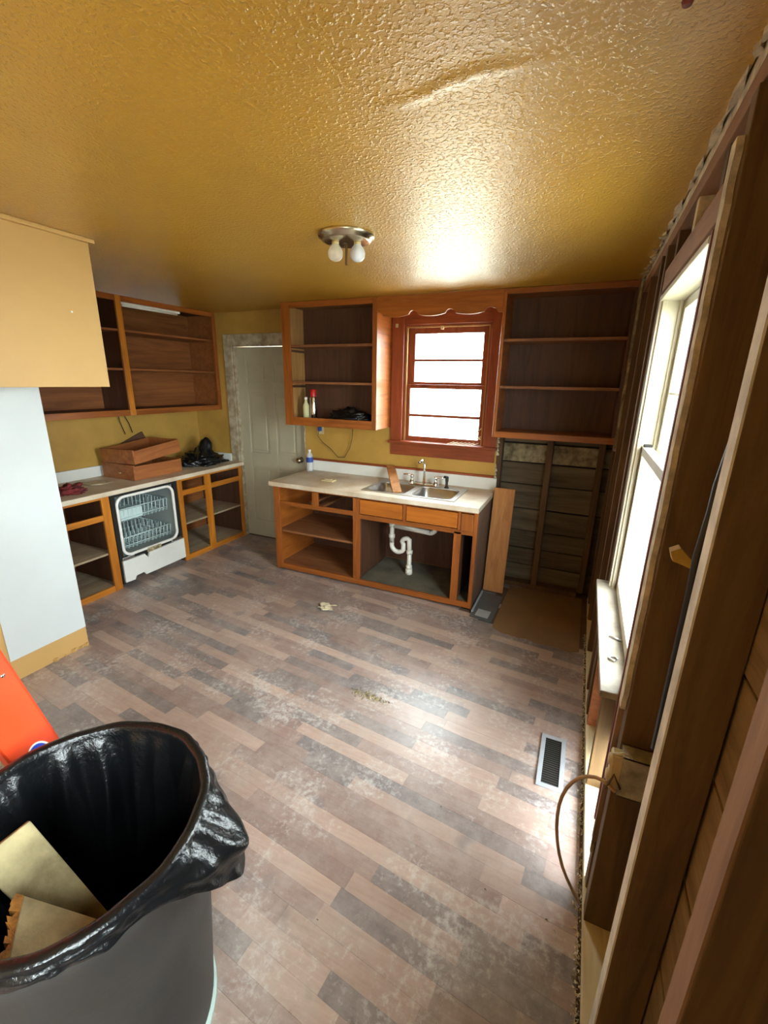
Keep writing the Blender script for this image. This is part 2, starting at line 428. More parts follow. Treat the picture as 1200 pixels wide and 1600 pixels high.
# taped seam, a shallow ridge
seam = MB()
def seamf(u, v):
    A = at(588, 166, 'z', H); B = at(905, 68, 'z', H); d = (B-A).normalized(); s = Vector((-d.y, d.x, 0))
    w = (v-.5)*.16; p = A+(B-A)*u + s*(w+.012*math.sin(u*9))
    h = .006*math.exp(-((w)/.022)**2)*math.sin(PI*min(1, max(0, u)))**.5
    return (p.x, p.y, H-.0004-h)
seam.grid(seamf, 40, 16).build('taped_seam', 'ceiling', ce)
# torn lath-and-plaster edge on the right
rr = random.Random(11)
y = -.32
while y > -3.4:
    L = rr.uniform(.03, .2); d = rr.uniform(.001, .012); z = H-rr.uniform(.002, .02)
    pts = [(-.002, y, H-.001), (-.002-d*.3, y-L*.2, z), (-.002-d, y-L*.55, z-.004), (-.002-d*.25, y-L*.8, z), (-.002, y-L, H-.001), (.012, y-L*.5, H-.001)]
    MB().prism([Vector((p[0], p[1], H-.012)) for p in pts], (0, 0, .012)).build('plaster_shard', 'plaster', ce)
    y -= L*rr.uniform(.8, 1.8)
for k, yy in enumerate((-.62, -.74, -.98, -1.1, -1.3)):
    c = Vector((-.004, yy, H-.015)); s = rr.uniform(.03, .055)
    MB().prism([c, c+Vector((-s*.9, -s*.5, -s*.35)), c+Vector((-s*.75, -s*1.2, -s*.5)), c+Vector((0, -s*.9, -.004))], (.006, 0, -.006)).build('plaster_shard', 'plaster', ce)

# ---- back wall (mustard) with door and window holes
wb = MB()
for x0, x1, z0, z1 in ((-4.3,-3.61,-.05,2.4), (-3.61,-2.77,2.05,2.4), (-2.77,-1.72,-.05,2.4), (-1.72,-.97,-.05,1.20), (-1.72,-.97,2.19,2.4), (-.97,-.856,-.05,2.4), (-.856,.14,1.36,2.4)):
    wb.box(x0, x1, 0, .13, z0, z1)
wb = wb.build('wall_back', 'wall'); tag(wb, kind='structure')
box('backing_sheet', 'dark', wb, -.856, .14, .118, .14, -.05, 1.36)
zs = [0.0, .18, .335, .495, .695, .905, 1.092, 1.255, 1.358]
for i in range(len(zs)-1):
    cut = random.uniform(-.5, -.35) if i % 2 else None
    mm = 'whitewash' if i == 6 else 'sheathx'
    for x0, x1 in ([(-.856, .12)] if cut is None else [(-.856, -.455), (-.448, .12)]):
        dy = random.uniform(0, .008)
        MB().box(x0, x1, .092+dy, .118, zs[i]+.004, zs[i+1]-random.uniform(.003, .01)).build('sheathing_board', mm, wb, .003)
for x0, x1 in ((-.462, -.415), (-.855, -.812), (-.085, -.04)):
    box('stud', 'studfar', wb, x0, x1, .002, .092, .04, 1.36, .003)
box('bottom_plate', 'studfar', wb, -.81, -.09, .0, .092, -.006, .04, .003)
# torn drywall paper at the cut edge
for k in range(14):
    z = .87+k*.034; d = random.uniform(.008, .03)
    if .93 < z < 1.05 or z > 1.12 or z < .93:
        c = Vector((-.856, -.001, z))
        MB().prism([c, c+Vector((d, -.004, .006)), c+Vector((d*.7, -.010, .03)), c+Vector((0, -.001, .036))], (0, .006, 0)).build('torn_paper', 'plaster', wb)

# ---- left wall and near partition
wl = box('wall_left', 'wall', None, -4.3, -4.2, -2.3, .0, -.05, 2.36); tag(wl, kind='structure')
wp = MB().box(-4.2, -3.052, YR, -2.2, -.006, H-.002).build('wall_partition', 'soffit'); tag(wp, kind='structure')
box('white_panel', 'panel_white', wp, -3.054, -3.048, -2.632, -2.2, .135, 1.80)
for k in range(7):
    c = Vector((-3.05, -2.215-k*random.uniform(.03, .05), .0)); s = random.uniform(.005, .02)
    MB().prism([c+Vector((0, s, 0)), c+Vector((s*.8, 0, 0)), c+Vector((0, -s, 0))], (0, 0, s*1.3)).build('paint_chip', 'soffit', wp)
rear = MB().box(-4.3, .14, YR-.1, YR, -.05, 2.4).build('wall_rear', 'soffit'); tag(rear, kind='structure')
gd = MB().box(-30, 30, -30, 30, -.75, -.7).build('ground_outside', 'ground'); tag(gd, kind='structure')

# ---- right wall: open framing
wR = empty('wall_right', (0.05, -2.5, 0)); tag(wR, kind='structure')
W0, W1 = -2.385, -1.535              # window opening in y
Z0, Z1 = .78, 2.07
V0, V1 = -5.3, -3.85                  # unseen second window, widened to brighten the near floor
def rbox(n, m, x0, x1, y0, y1, z0, z1, b=.002): return box(n, m, wR, x0, x1, y0, y1, z0, z1, b)
rbox('bottom_plate', 'plate', .0, .086, YR, -.02, -.006, .04)
rbox('top_plate', 'header', .004, .086, YR, -.02, 2.27, 2.318)
rbox('top_plate', 'plaster', .008, .086, YR, -.02, 2.32, H)
yst = [(-.065, -.02, 'studfar'), (-.16, -.115, 'studfar'), (-.44, -.395, 'studfar'), (-.88, -.835, 'studfar'), (-1.30, -1.255, 'studfar'), (-1.47, -1.425, 'studfar')]
for a, b_, mm in yst: rbox('stud', mm, 0, .086, a, b_, .04, 2.27)
rbox('trimmer_stud', 'stud', 0, .086, -1.52, -1.478, .04, 2.09)
rbox('trimmer_stud', 'stud', .004, .086, -2.445, -2.402, .04, 2.09)
rbox('stud', 'stud', 0, .086, -2.555, -2.508, .04, 2.27)
# studs near the camera, with their dusty narrow edges
s1 = rbox('stud', 'stud', .002, .086, -2.932, -2.890, .04, 2.27)
MB().box(-.001, .0025, -2.9315, -2.8905, .045, 2.268).build('stud_edge', 'studface', s1)
s0 = rbox('stud', 'stud', .002, .086, -3.268, -3.222, .04, 2.27)
MB().box(-.001, .0025, -3.2675, -3.2225, .045, 2.268).build('stud_edge', 'tanface', s0)
for yy in (-3.60, -3.78, -5.33, -5.60): rbox('stud', 'stud', 0, .086, yy-.045, yy, .04, 2.27)
# window header and cripples
rbox('header', 'header', .004, .086, W0-.06, W1+.06, 2.095, 2.175)
for yy in (-1.62, -1.95, -2.28): rbox('cripple_stud', 'plaster' if yy == -1.95 else 'studfar', .01, .086, yy-.04, yy, 2.175, 2.27)
rbox('blocking', 'plaster', .055, .086, -2.24, -2.0, 2.19, 2.27)
rbox('window_sill_plate', 'stud', .004, .086, W0, W1, .715, .755)
for yy in (-1.56, -1.95): rbox('cripple_stud', 'drawer' if yy == -1.56 else 'stud', .004, .086, yy-.04, yy, .04, .715)
rbox('header', 'stud', .004, .086, V0-.06, V1+.06, 2.095, 2.175); rbox('window_sill_plate', 'stud', .004, .086, V0, V1, .715, .755)
# plaster strip left on the framing beside the window, ragged
def ragged(name, m, y0, y1, z0, z1, x0, x1, side, amp, n=46, seed=1):
    q = random.Random(seed); pts = []
    for i in range(n+1):
        z = z0+(z1-z0)*i/n; pts.append(Vector((x0, (y0 if side < 0 else y1)+q.uniform(-amp, amp), z)))
    far = y1 if side < 0 else y0
    b = MB()
    for i in range(n):
        a, c = pts[i], pts[i+1]
        b.prism([a, c, Vector((x0, far, c.z)), Vector((x0, far, a.z))], (x1-x0, 0, 0))
    return b.build(name, m, wR)
ragged('plaster_strip', 'plaster', -2.532, -2.488, .85, 2.2, -.014, -.001, -1, .007, seed=2)
ragged('plaster_strip', 'tanface', -2.484, -2.462, .30, 2.16, -.010, .004, -1, .003, seed=5)
ragged('plaster_strip', 'whitewash', -.405, -.318, 1.30, 2.34, -.012, -.0, -1, .006, seed=3)
rbox('jamb_edge', 'redpaint', -.004, .02, -2.402, -2.387, .30, 2.075)
rbox('lath_strip', 'whitewash', -.006, .004, -2.46, -2.447, .22, 2.05)
# horizontal sheathing outside the studs
bz = [-.05, .10, .30, .53, .775, 1.032, 1.262, 1.49, 1.72, 1.95, 2.16, 2.4]
for i in range(len(bz)-1):
    z0, z1 = bz[i]+.004, bz[i+1]-.004
    segs = [(YR, V0-.03), (V1+.03, -2.42), (-1.50, .0)] if .53 < (z0+z1)/2 < 2.12 else [(YR, -3.6), (-3.6, -2.42), (-2.42, -1.5), (-1.5, .0)]
    if i == 3: segs += [(V0-.03, V1+.03), (-2.42, -1.50)]
    for a, b_ in segs:
        if i in (1,) and a == -2.42: b_ = -1.5; a = -1.86      # missing board: daylight comes in low
        dx = random.uniform(0, .006)
        top = z1
        if i == 3 and (a, b_) in ((V0-.03, V1+.03), (-2.42, -1.5)): top = .752
        MB().box(.087+dx, .112, a+.002, b_-.002, z0, top).build('sheathing_board', 'sheath', wR, .003)

sd_ = MB()
for a, b_, z0, z1 in ((YR, V0-.02, -.7, 2.42), (V0-.02, V1+.02, -.7, .765), (V0-.02, V1+.02, 2.08, 2.42), (V1+.02, W0-.03, -.7, 2.42), (W0-.03, W1+.03, -.7, .10), (W0-.03, -1.86, .30, .765), (-1.86, W1+.03, .10, .765), (W0-.03, W1+.03, 2.08, 2.42), (W1+.03, .14, -.7, 2.42)):
    sd_.box(.134, .15, a, b_, z0, z1)
sd_.build('siding_leak_block', 'whitewash', wR)  # unseen sheet added to keep daylight out of the sheathing gaps
# ---- windows
def sash(parent, mp, u0, u1, v0, v1, w0, w1, st, rail, m, bars=(), bar=.008, brail=None):
    """mp maps (u across, v up, w depth) to room axes"""
    s = empty('sash', (0, 0, 0)); s.parent = parent; p = parent
    s.location = -parent.location
    def b(n, a0, a1, b0, b1, c0, c1, mm):
        A = mp(a0, b0, c0); B = mp(a1, b1, c1)
        return MB().box(A[0], B[0], A[1], B[1], A[2], B[2]).build(n, mm, s, .002 if n != 'pane' else 0)
    br = brail or rail
    b('stile', u0, u0+st, v0, v1, w0, w1, m); b('stile', u1-st, u1, v0, v1, w0, w1, m)
    b('rail', u0+st, u1-st, v0, v0+br, w0, w1, m); b('rail', u0+st, u1-st, v1-rail, v1, w0, w1, m)
    ed = [v0+br] + [x for x in bars] + [v1-rail]
    for x in bars: b('glazing_bar', u0+st, u1-st, x-bar/2, x+bar/2, w0+.004, w1-.004, m)
    wm = (w0+w1)/2
    for i in range(len(ed)-1): b('pane', u0+st, u1-st, ed[i], ed[i+1], wm-.0015, wm+.0015, 'glass')
    return s
mb = lambda u, v, w: (u, w, v)
mr_ = lambda u, v, w: (w, u, v)
w1 = empty('window_1', (-1.345, .0, 1.08)); tag(w1, kind='structure')
box('casing', 'reddoor', w1, -1.825, -1.715, -.02, -.0005, 1.212, 2.295, .003)
box('casing', 'reddoor', w1, -.972, -.862, -.02, -.0005, 1.212, 2.295, .003)
box('casing', 'reddoorx', w1, -1.715, -.972, -.02, -.0005, 2.185, 2.295, .003)
box('sill', 'reddoorx', w1, -1.835, -.852, -.055, .06, 1.188, 1.212, .004)
box('apron', 'reddoorx', w1, -1.82, -.868, -.018, -.0005, 1.082, 1.188, .003)
box('jamb', 'reddoor', w1, -1.72, -1.70, .0, .13, 1.212, 2.19); box('jamb', 'reddoor', w1, -.99, -.97, .0, .13, 1.212, 2.19)
box('jamb', 'reddoorx', w1, -1.70, -.99, .0, .13, 2.172, 2.19); box('jamb', 'reddoorx', w1, -1.70, -.99, .06, .13, 1.188, 1.214)
box('stop_bead', 'rawside', w1, -1.70, -1.69, .004, .022, 1.212, 2.172); box('stop_bead', 'rawside', w1, -1.0, -.99, .004, .022, 1.212, 2.172); box('stop_bead', 'rawside', w1, -1.69, -1.0, .004, .022, 2.162, 2.172)
sash(w1, mb, -1.6995, -.9905, 1.675, 2.1715, .062, .092, .060, .052, 'reddoor', (1.905,), .021)
sash(w1, mb, -1.6995, -.9905, 1.214, 1.705, .026, .056, .04, .035, 'reddoor', (1.44,), .023, .042)
box('latch', 'ivory', w1, -1.40, -1.375, .0, .018, 2.145, 2.175, .003)
box('shade_bracket', 'ivory', w1, -1.79, -1.768, -.034, -.02, 2.165, 2.195, .003)
# splintered bare-wood scratches on the lower right of the sash and sill
q = random.Random(4)
for k in range(9):
    x = -1.03+q.uniform(-.02, .03); z = 1.26+q.uniform(0, .11); a = q.uniform(-.5, 1.2); L = q.uniform(.02, .05)
    A = Vector((x, .024, z)); d = Vector((math.cos(a), -.1, math.sin(a)))
    plank('splinter', 'paper', w1, A, A+d*L, (0, 0, 1) if abs(d.z) < .7 else (1, 0, 0), .008, .004, 0)
for k in range(7):
    x = -1.28+k*.035; A = Vector((x, -.03, 1.214)); plank('splinter', 'paper', w1, A, A+Vector((.05, .05, .018)), (1, -1, 0), .007, .003, 0)

def side_window(name, y0, y1):
    w = empty(name, (.05, (y0+y1)/2, Z0)); tag(w, kind='structure')
    c = 'cream'
    box('jamb', c, w, -.004, .155, y1-.018, y1, Z0, Z1, .002); box('jamb', c, w, -.002, .155, y0, y0+.016, Z0, Z1, .002)
    box('jamb', c, w, -.004, .155, y0+.016, y1-.018, Z1-.018, Z1, .002); box('sub_sill', c, w, .03, .18, y0+.016, y1-.018, Z0-.012, Z0+.012, .002)
    for a, b_ in ((y1-.03, y1-.018), (y0+.016, y0+.028)): box('stop_bead', c, w, .006, .022, a, b_, Z0+.012, Z1-.018, .002)
    box('parting_bead', c, w, .066, .076, y1-.030, y1-.018, Z0+.012, Z1-.018, .002)
    sash(w, mr_, y0+.018, y1-.020, Z0+.014, 1.478, .026, .062, .045, .035, c, (), .01, .055)
    sash(w, mr_, y0+.018, y1-.020, 1.445, Z1-.02, .080, .114, .045, .035, c, (1.70,), .01)
    box('stool', 'whitewash' if name != 'window_2' else 'stoolm', w, -.056, .028, y0-.012, y1+.055, Z0+.0, Z0+.024, .003)
    return w
M['stoolm'] = paint('chalky_sill_paint', (160, 152, 138), .6, .1, 10, .3, c2=(126, 116, 102))
w2 = side_window('window_2', W0, W1)
MB().tube([(-.02, -2.045, Z0+.030), (.022, -2.06, Z0+.028)], .004, 6).build('sash_lift', 'steel', w2)
MB().tube(arc((-.012, -2.20, Z0+.029), (1, 0, 0), (0, 1, 0), .013, 0, 300, 10), .0035, 6).build('hook_ring', 'steel', w2)
box('lift_clip', 'dark', w2, .028, .06, -1.60, -1.58, 1.478, 1.49, .002)
side_window('window_unseen', V0, V1)  # unseen, added for daylight on the foreground

# ---- door in the back wall
d1 = empty('door_1', (-3.19, .03, .0)); tag(d1, kind='structure')
DX0, DX1 = -3.602, -2.778
box('slab', 'doorp', d1, DX0, DX1, .042, .075, .002, 2.035); box('door_leak_block', 'dark', d1, DX0-.01, DX1+.01, .076, .11, -.004, .03)  # dark strip behind the slab, added to block daylight under the door
# six raised panels: frame members in front of the slab, then the panels
def dm(x0, x1, z0, z1): box('door_rail', 'doorp', d1, x0, x1, .030, .042, z0, z1, .003)
xm = (DX0+DX1)/2
cols = ((DX0+.115, xm-.05), (xm+.05, DX1-.115)); rows = ((.20, .80), (.96, 1.58), (1.69, 1.90))
for a, b_ in ((DX0, DX0+.115), (xm-.05, xm+.05), (DX1-.115, DX1)): dm(a, b_, .008, 2.035)
for x0, x1 in cols:
    zz = [.008] + [z for rw in rows for z in rw] + [2.035]
    for i in range(0, len(zz), 2): dm(x0, x1, zz[i], zz[i+1])
    for z0, z1 in rows: box('raised_panel', 'doorp', d1, x0+.028, x1-.028, .033, .046, z0+.028, z1-.028, .008)
MB().lathe([(0.0, -.07), (.02, -.07), (.03, -.055), (.028, -.035), (.012, -.025), (.012, -.01), (.03, -.008), (.03, .0)], (DX1-.06, .03, .93), 16, (0, 1, 0)).build('knob', 'brass', d1)
t1 = empty('trim_1', (-3.19, 0, 0)); tag(t1, kind='structure')
box('casing', 'jamb', t1, -3.725, -3.622, -.018, -.0005, 0, 2.155, .003); box('casing', 'jamb', t1, -3.622, -2.755, -.018, -.0005, 2.06, 2.155, .003)
box('casing', 'jamb', t1, -2.768, -2.756, -.018, -.0005, .0, 2.06, .003)
box('jamb_lining', 'jamb', t1, -3.622, -3.604, -.006, .1, 0, 2.06); box('jamb_lining', 'jamb', t1, -3.604, -2.778, -.006, .1, 2.04, 2.06); box('jamb_lining', 'jamb', t1, -2.778, -2.770, -.0, .1, 0, 2.05)

# trim strip above the sink splashback
t2 = box('trim_2', 'reddoorx', None, -2.70, -.86, -.022, -.0005, .952, .972, .003); tag(t2, kind='structure')

# ================================================================== CABINETS
# ---- upper cabinet left of the window
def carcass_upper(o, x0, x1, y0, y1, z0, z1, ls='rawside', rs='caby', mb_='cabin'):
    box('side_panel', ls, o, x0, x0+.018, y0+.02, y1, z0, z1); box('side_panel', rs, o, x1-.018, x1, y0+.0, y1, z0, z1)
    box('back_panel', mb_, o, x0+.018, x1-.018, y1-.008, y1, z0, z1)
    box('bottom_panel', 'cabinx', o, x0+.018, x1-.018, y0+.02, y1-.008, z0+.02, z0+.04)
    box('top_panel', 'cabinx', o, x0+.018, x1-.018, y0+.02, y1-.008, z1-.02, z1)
UA = empty('wall_cabinet', (-2.29, -.15, 1.32)); tag(UA, 'open orange wood wall cabinet holding spray can, left of the sink window', 'cabinet', 'open wooden wall cabinets')
carcass_upper(UA, -2.755, -1.830, -.30, -.001, 1.325, 2.362)
box('stile', 'cab', UA, -2.757, -2.675, -.32, -.30, 1.322, 2.362, .002); box('stile', 'cab', UA, -1.870, -1.828, -.32, -.30, 1.322, 2.362, .002)
box('rail', 'cabx', UA, -2.675, -1.870, -.32, -.30, 2.315, 2.362, .002); box('rail', 'cabx', UA, -2.675, -1.870, -.32, -.30, 1.322, 1.396, .002)
for z in (2.0, 1.69): box('shelf', 'cabinx', UA, -2.737, -1.848, -.295, -.009, z, z+.02, .002)
for z in (1.985, 1.675): box('cleat', 'cabin', UA, -2.737, -2.72, -.28, -.02, z-.02, z)
# ---- upper cabinet right of the window
UC = empty('wall_cabinet', (-.42, -.15, 1.32)); tag(UC, 'open dark wood wall cabinet right of the window, above the bare range recess', 'cabinet', 'open wooden wall cabinets')
carcass_upper(UC, -.846, -.014, -.30, -.001, 1.335, 2.362, 'caby', 'cabin')
box('stile', 'cab', UC, -.848, -.824, -.32, -.30, 1.332, 2.362, .002)
box('rail', 'cabx', UC, -.824, -.012, -.32, -.30, 2.325, 2.362, .002); box('rail', 'cabx', UC, -.824, -.012, -.32, -.30, 1.332, 1.376, .002)
for z in (2.015, 1.69): box('shelf', 'cabinx', UC, -.828, -.032, -.295, -.009, z, z+.02, .002)
# ---- scalloped valance between them
va = MB(); n = 60; edge = []
for i in range(n+1):
    x = -1.826+(.976)*i/n; u = (i/n)*3.3 % 1
    z = 2.235 - .028*math.sin(PI*u)**.8 + (.018 if u < .14 or u > .9 else 0)
    edge.append((x, -.318, z))
for i in range(n):
    a, c = edge[i], edge[i+1]
    va.prism([a, c, (c[0], -.318, 2.362), (a[0], -.318, 2.362)], (0, .018, 0))
vo = va.build('valance', 'cabx'); tag(vo, 'scalloped brown wooden valance spanning over the sink window', 'valance')

# ---- upper cabinet on the left wall
UL = empty('wall_cabinet', (-4.0, -1.0, 1.40)); tag(UL, 'long open wood wall cabinet on the left wall above the dishwasher', 'cabinet', 'open wooden wall cabinets')
LY0 = -2.10
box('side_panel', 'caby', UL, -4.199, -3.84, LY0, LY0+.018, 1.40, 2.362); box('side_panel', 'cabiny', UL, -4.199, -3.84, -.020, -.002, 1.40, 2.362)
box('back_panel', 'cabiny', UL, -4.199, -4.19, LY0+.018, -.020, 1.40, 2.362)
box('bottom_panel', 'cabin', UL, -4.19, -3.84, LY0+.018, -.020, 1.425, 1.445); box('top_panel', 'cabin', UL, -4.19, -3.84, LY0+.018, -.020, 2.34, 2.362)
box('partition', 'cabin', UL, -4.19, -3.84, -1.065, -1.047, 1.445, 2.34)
for a, b_ in ((LY0, LY0+.05), (-1.085, -1.035), (-.045, -.002)): box('stile', 'cabl' if a == -1.085 else 'cab', UL, -3.84, -3.82, a, b_, 1.40, 2.362, .002)
for a, b_ in ((LY0+.05, -1.085), (-1.035, -.045)):
    box('rail', 'caby', UL, -3.84, -3.82, a, b_, 2.318, 2.362, .002); box('rail', 'caby', UL, -3.84, -3.82, a, b_, 1.40, 1.45, .002)
    for z in (2.085, 1.775): box('shelf', 'cabiny', UL, -4.19, -3.85, a-.02, b_+.02, z, z+.018, .002)
lt = empty('tube_light', (-3.86, -.72, 2.29)); tag(lt, 'thin white light strip under the top of the left wall cabinet', 'light')
box('housing', 'white', lt, -3.885, -3.842, -1.02, -.42, 2.300, 2.318, .003); MB().tube([(-3.862, -1.0, 2.293), (-3.862, -.44, 2.293)], .009, 10).build('tube', 'white', lt)

# ---- sink base cabinet
SB = empty('sink_base_cabinet', (-1.78, -.32, 0)); tag(SB, 'doorless orange wood sink base cabinet with empty drawer openings and white pipes', 'cabinet', 'open base cabinets')
SX0, SX1, SY = -2.70, -.840, -.63
def fr(n, x0, x1, z0, z1, m='cab', dy=0): return box(n, m, SB, x0, x1, SY-dy, SY+.02, z0, z1, .002)
box('side_panel', 'caby', SB, SX0, SX0+.018, SY+.02, -.005, 0, .81)
box('side_panel', M.setdefault('greyside', paint('grey_brown_side_panel', (120, 96, 84), .5, .15, 4, .1)), SB, SX1-.016, SX1, SY+.02, -.005, 0, .81)
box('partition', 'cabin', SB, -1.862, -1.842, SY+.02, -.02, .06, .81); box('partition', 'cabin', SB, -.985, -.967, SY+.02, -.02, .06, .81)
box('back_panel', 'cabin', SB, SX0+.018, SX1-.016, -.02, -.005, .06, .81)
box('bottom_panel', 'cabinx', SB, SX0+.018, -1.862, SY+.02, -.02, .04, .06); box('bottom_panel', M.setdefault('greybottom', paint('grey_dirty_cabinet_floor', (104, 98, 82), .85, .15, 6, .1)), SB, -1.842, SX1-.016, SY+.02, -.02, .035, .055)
fr('stile', SX0, -2.634, 0.02, .81); fr('stile', -1.886, -1.822, .07, .81); fr('stile', -2.288, -2.228, .677, .795)
fr('stile', -1.014, -.958, .065, .64); fr('stile', -.868, SX1+.002, .02, .81)
fr('rail', -2.634, -.868, .795, .81, 'cabx'); fr('rail', -2.634, -1.886, .638, .677, 'cabx'); fr('rail', -1.822, -.868, .622, .66, 'cabx'); fr('rail', -2.634, -.868, .02, .068, 'cabx')
fr('stile', -1.438, -1.408, .66, .795); fr('stile', -.988, -.968, .66, .795)
for a, b_ in ((-1.818, -1.442), (-1.404, -.992)): box('false_drawer_front', 'falsefront', SB, a, b_, SY-.007, SY+.012, .668, .789, .003)
box('false_drawer_front', 'cab', SB, -.966, -.870, SY-.003, SY+.012, .655, .789, .003)
box('shelf', 'cabinx', SB, SX0+.018, -1.862, SY+.03, -.02, .372, .392, .002)
box('toe_board', 'dark', SB, SX0+.03, SX1-.03, SY+.07, SY+.085, 0, .04)  # near-black colour stands in for the shadow under the cabinet
for x in (-2.40, -2.26): box('drawer_runner', 'cabinx', SB, x, x+.04, SY+.02, -.02, .645, .665)
# countertop with sink cut-out
SK = (-1.845, -1.045, -.565, -.125)
ct = empty('sink_countertop', (-1.78, -.33, .81)); tag(ct, 'cream laminate sink countertop with low splashback below the window', 'countertop')
c = MB(); X0, X1, Y0 = -2.722, -.832, -.66
c.box(X0, SK[0]+.02, Y0, -.002, .812, .85).box(SK[1]-.02, X1, Y0, -.002, .812, .85).box(SK[0]+.02, SK[1]-.02, Y0, SK[2]+.02, .812, .85).box(SK[0]+.02, SK[1]-.02, SK[3]-.02, -.002, .812, .85)
c.build('top', 'counter_dirty', ct); box('splashback', 'splash', ct, X0+.01, X1, -.024, -.002, .85, .952, .003)
# double bowl sink
sk = empty('double_sink', (-1.445, -.345, .85)); tag(sk, 'stainless steel double bowl sink set in the cream countertop', 'sink')
def rrect(x0, x1, y0, y1, r, z, n=5):
    pts = []
    for cx, cy, a in ((x1-r, y1-r, 0), (x0+r, y1-r, 90), (x0+r, y0+r, 180), (x1-r, y0+r, 270)):
        for i in range(n+1):
            t = math.radians(a+90*i/n); pts.append(Vector((cx+r*math.cos(t), cy+r*math.sin(t), z)))
    return pts
bowls = ((-1.805, -1.475), (-1.420, -1.085)); BY0, BY1 = -.535, -.205
for bx0, bx1 in bowls:
    b = MB(); loops = [rrect(bx0-.008, bx1+.008, BY0-.008, BY1+.008, .068, .8575), rrect(bx0, bx1, BY0, BY1, .06, .852), rrect(bx0+.008, bx1-.008, BY0+.008, BY1-.008, .058, .72), rrect(bx0+.02, bx1-.02, BY0+.02, BY1-.02, .05, .685), rrect(bx0+.06, bx1-.06, BY0+.06, BY1-.06, .04, .675)]
    k = len(loops[0])
    for L in loops: b.v += L
    for i in range(len(loops)-1):
        for j in range(k): b.sm.add(len(b.f)); b.f.append([i*k+j, i*k+(j+1) % k, (i+1)*k+(j+1) % k, (i+1)*k+j])
    b.f.append([(len(loops)-1)*k+j for j in range(k)])
    b.build('bowl', 'steel', sk)
    MB().lathe([(.0, .001), (.02, .001), (.03, .004), (.036, .006), (.04, .003), (.04, 0)], ((bx0+bx1)/2, (BY0+BY1)/2, .675), 16).build('drain', 'chrome', sk)
rim = MB()
for a in ((SK[0], bowls[0][0], SK[2], SK[3]), (bowls[0][1], bowls[1][0], SK[2], SK[3]), (bowls[1][1], SK[1], SK[2], SK[3]), (bowls[0][0], bowls[0][1], SK[2], BY0), (bowls[1][0], bowls[1][1], SK[2], BY0), (bowls[0][0], bowls[0][1], BY1, SK[3]), (bowls[1][0], bowls[1][1], BY1, SK[3])):
    rim.box(a[0], a[1], a[2], a[3], .8502, .856)
# fill the rounded corners of each bowl opening
for bx0, bx1 in bowls:
    for cx, cy, sx, sy in ((bx0, BY0, 1, 1), (bx1, BY0, -1, 1), (bx0, BY1, 1, -1), (bx1, BY1, -1, -1)):
        pts = [Vector((cx, cy, .8502))] + [Vector((cx+sx*.06*(1-math.cos(math.radians(90-t))), cy+sy*.06*(1-math.sin(math.radians(90-t))), .8502)) for t in (0, 22, 45, 67, 90)]
        rim.prism(pts, (0, 0, .0058))
rim.build('rim', 'steel', sk)
# faucet
fa = empty('faucet', (-1.43, -.155, .856)); tag(fa, 'chrome faucet with tall spout and two lever handles behind the sink', 'faucet')
box('base_plate', 'chrome', fa, -1.57, -1.30, -.182, -.132, .856, .868, .008)
MB().tube([(-1.432, -.157, .866), (-1.432, -.157, 1.04)] + arc((-1.438, -.197, 1.04), (0, 1, 0), (0, 0, 1), .04, 8, 120, 8) + [(-1.45, -.26, 1.072)], .011, 12).build('spout', 'chrome', fa)
for x, s in ((-1.545, -1), (-1.325, 1)):
    MB().lathe([(.024, 0), (.022, .02), (.013, .03), (.013, .055), (.018, .06), (.016, .075), (0, .08)], (x, -.157, .866), 14).build('handle_post', 'chrome', fa)
    MB().tube([(x, -.157, .932), (x+s*.04, -.165, .942), (x+s*.075, -.172, .940)], [.008, .009, .006], 8).build('lever', 'chrome', fa)
sp = empty('sink_sprayer', (-1.225, -.16, .856)); tag(sp, 'black side sprayer standing right of the faucet', 'sprayer')
MB().lathe([(.02, 0), (.02, .006), (.012, .012), (.011, .05), (.014, .06), (.015, .095), (.010, .1), (0, .1)], (-1.225, -.16, .856), 12).build('body', 'black', sp)
MB().tube([(-1.225, -.16, .948), (-1.24, -.185, .955)], .011, 10).build('nozzle', 'black', sp)
bs = plank('scrap_board', 'rawboard', None, (-1.80, -.05, .975), (-1.555, -.47, .845), (1, .55, 0), .075, .018); tag(bs, 'bare wooden board propped in the left sink bowl', 'board')
# drain pipes
dp = empty('drain_pipe', (-1.58, -.3, .04)); tag(dp, 'white plastic sink drain pipe with curved trap inside the base cabinet', 'pipe')
MB().tube([(-1.655, -.32, .672), (-1.655, -.32, .34)], .021, 12).build('tailpiece', 'pvc', dp)
MB().tube([(-1.655, -.32, .36)] + arc((-1.593, -.32, .32), (1, 0, 0), (0, 0, 1), .062, 180, 325, 10) + arc((-1.51, -.32, .30), (1, 0, 0), (0, 0, 1), .045, 145, 0, 8)[0:0] + [(-1.545, -.315, .335)] + arc((-1.515, -.31, .345), (-1, 0, 0), (0, 0, 1), .048, 20, 120, 6) + [(-1.492, -.305, .33), (-1.49, -.30, .25)], .021, 12).build('trap', 'pvc', dp)
MB().tube([(-1.49, -.30, .28), (-1.49, -.30, .05)], .021, 12).build('standpipe', 'pvc', dp)
MB().tube([(-1.655, -.32, .50), (-1.30, -.325, .485)] + arc((-1.30, -.325, .535), (1, 0, 0), (0, 0, 1), .05, 270, 360, 6) + [(-1.25, -.33, .672)], .021, 12).build('cross_arm', 'pvc', dp)
for p in ((-1.655, -.32, .40), (-1.655, -.32, .505), (-1.49, -.30, .265), (-1.49, -.30, .12), (-1.25, -.33, .62)):
    MB().lathe([(.021, -.016), (.028, -.016), (.029, .016), (.021, .016)], p, 12).build('slip_nut', 'pvc', dp)
MB().lathe([(.021, .05), (.031, .05), (.033, .0), (.021, .0)], (-1.49, -.30, .056), 12).build('floor_flange', 'pvc', dp)

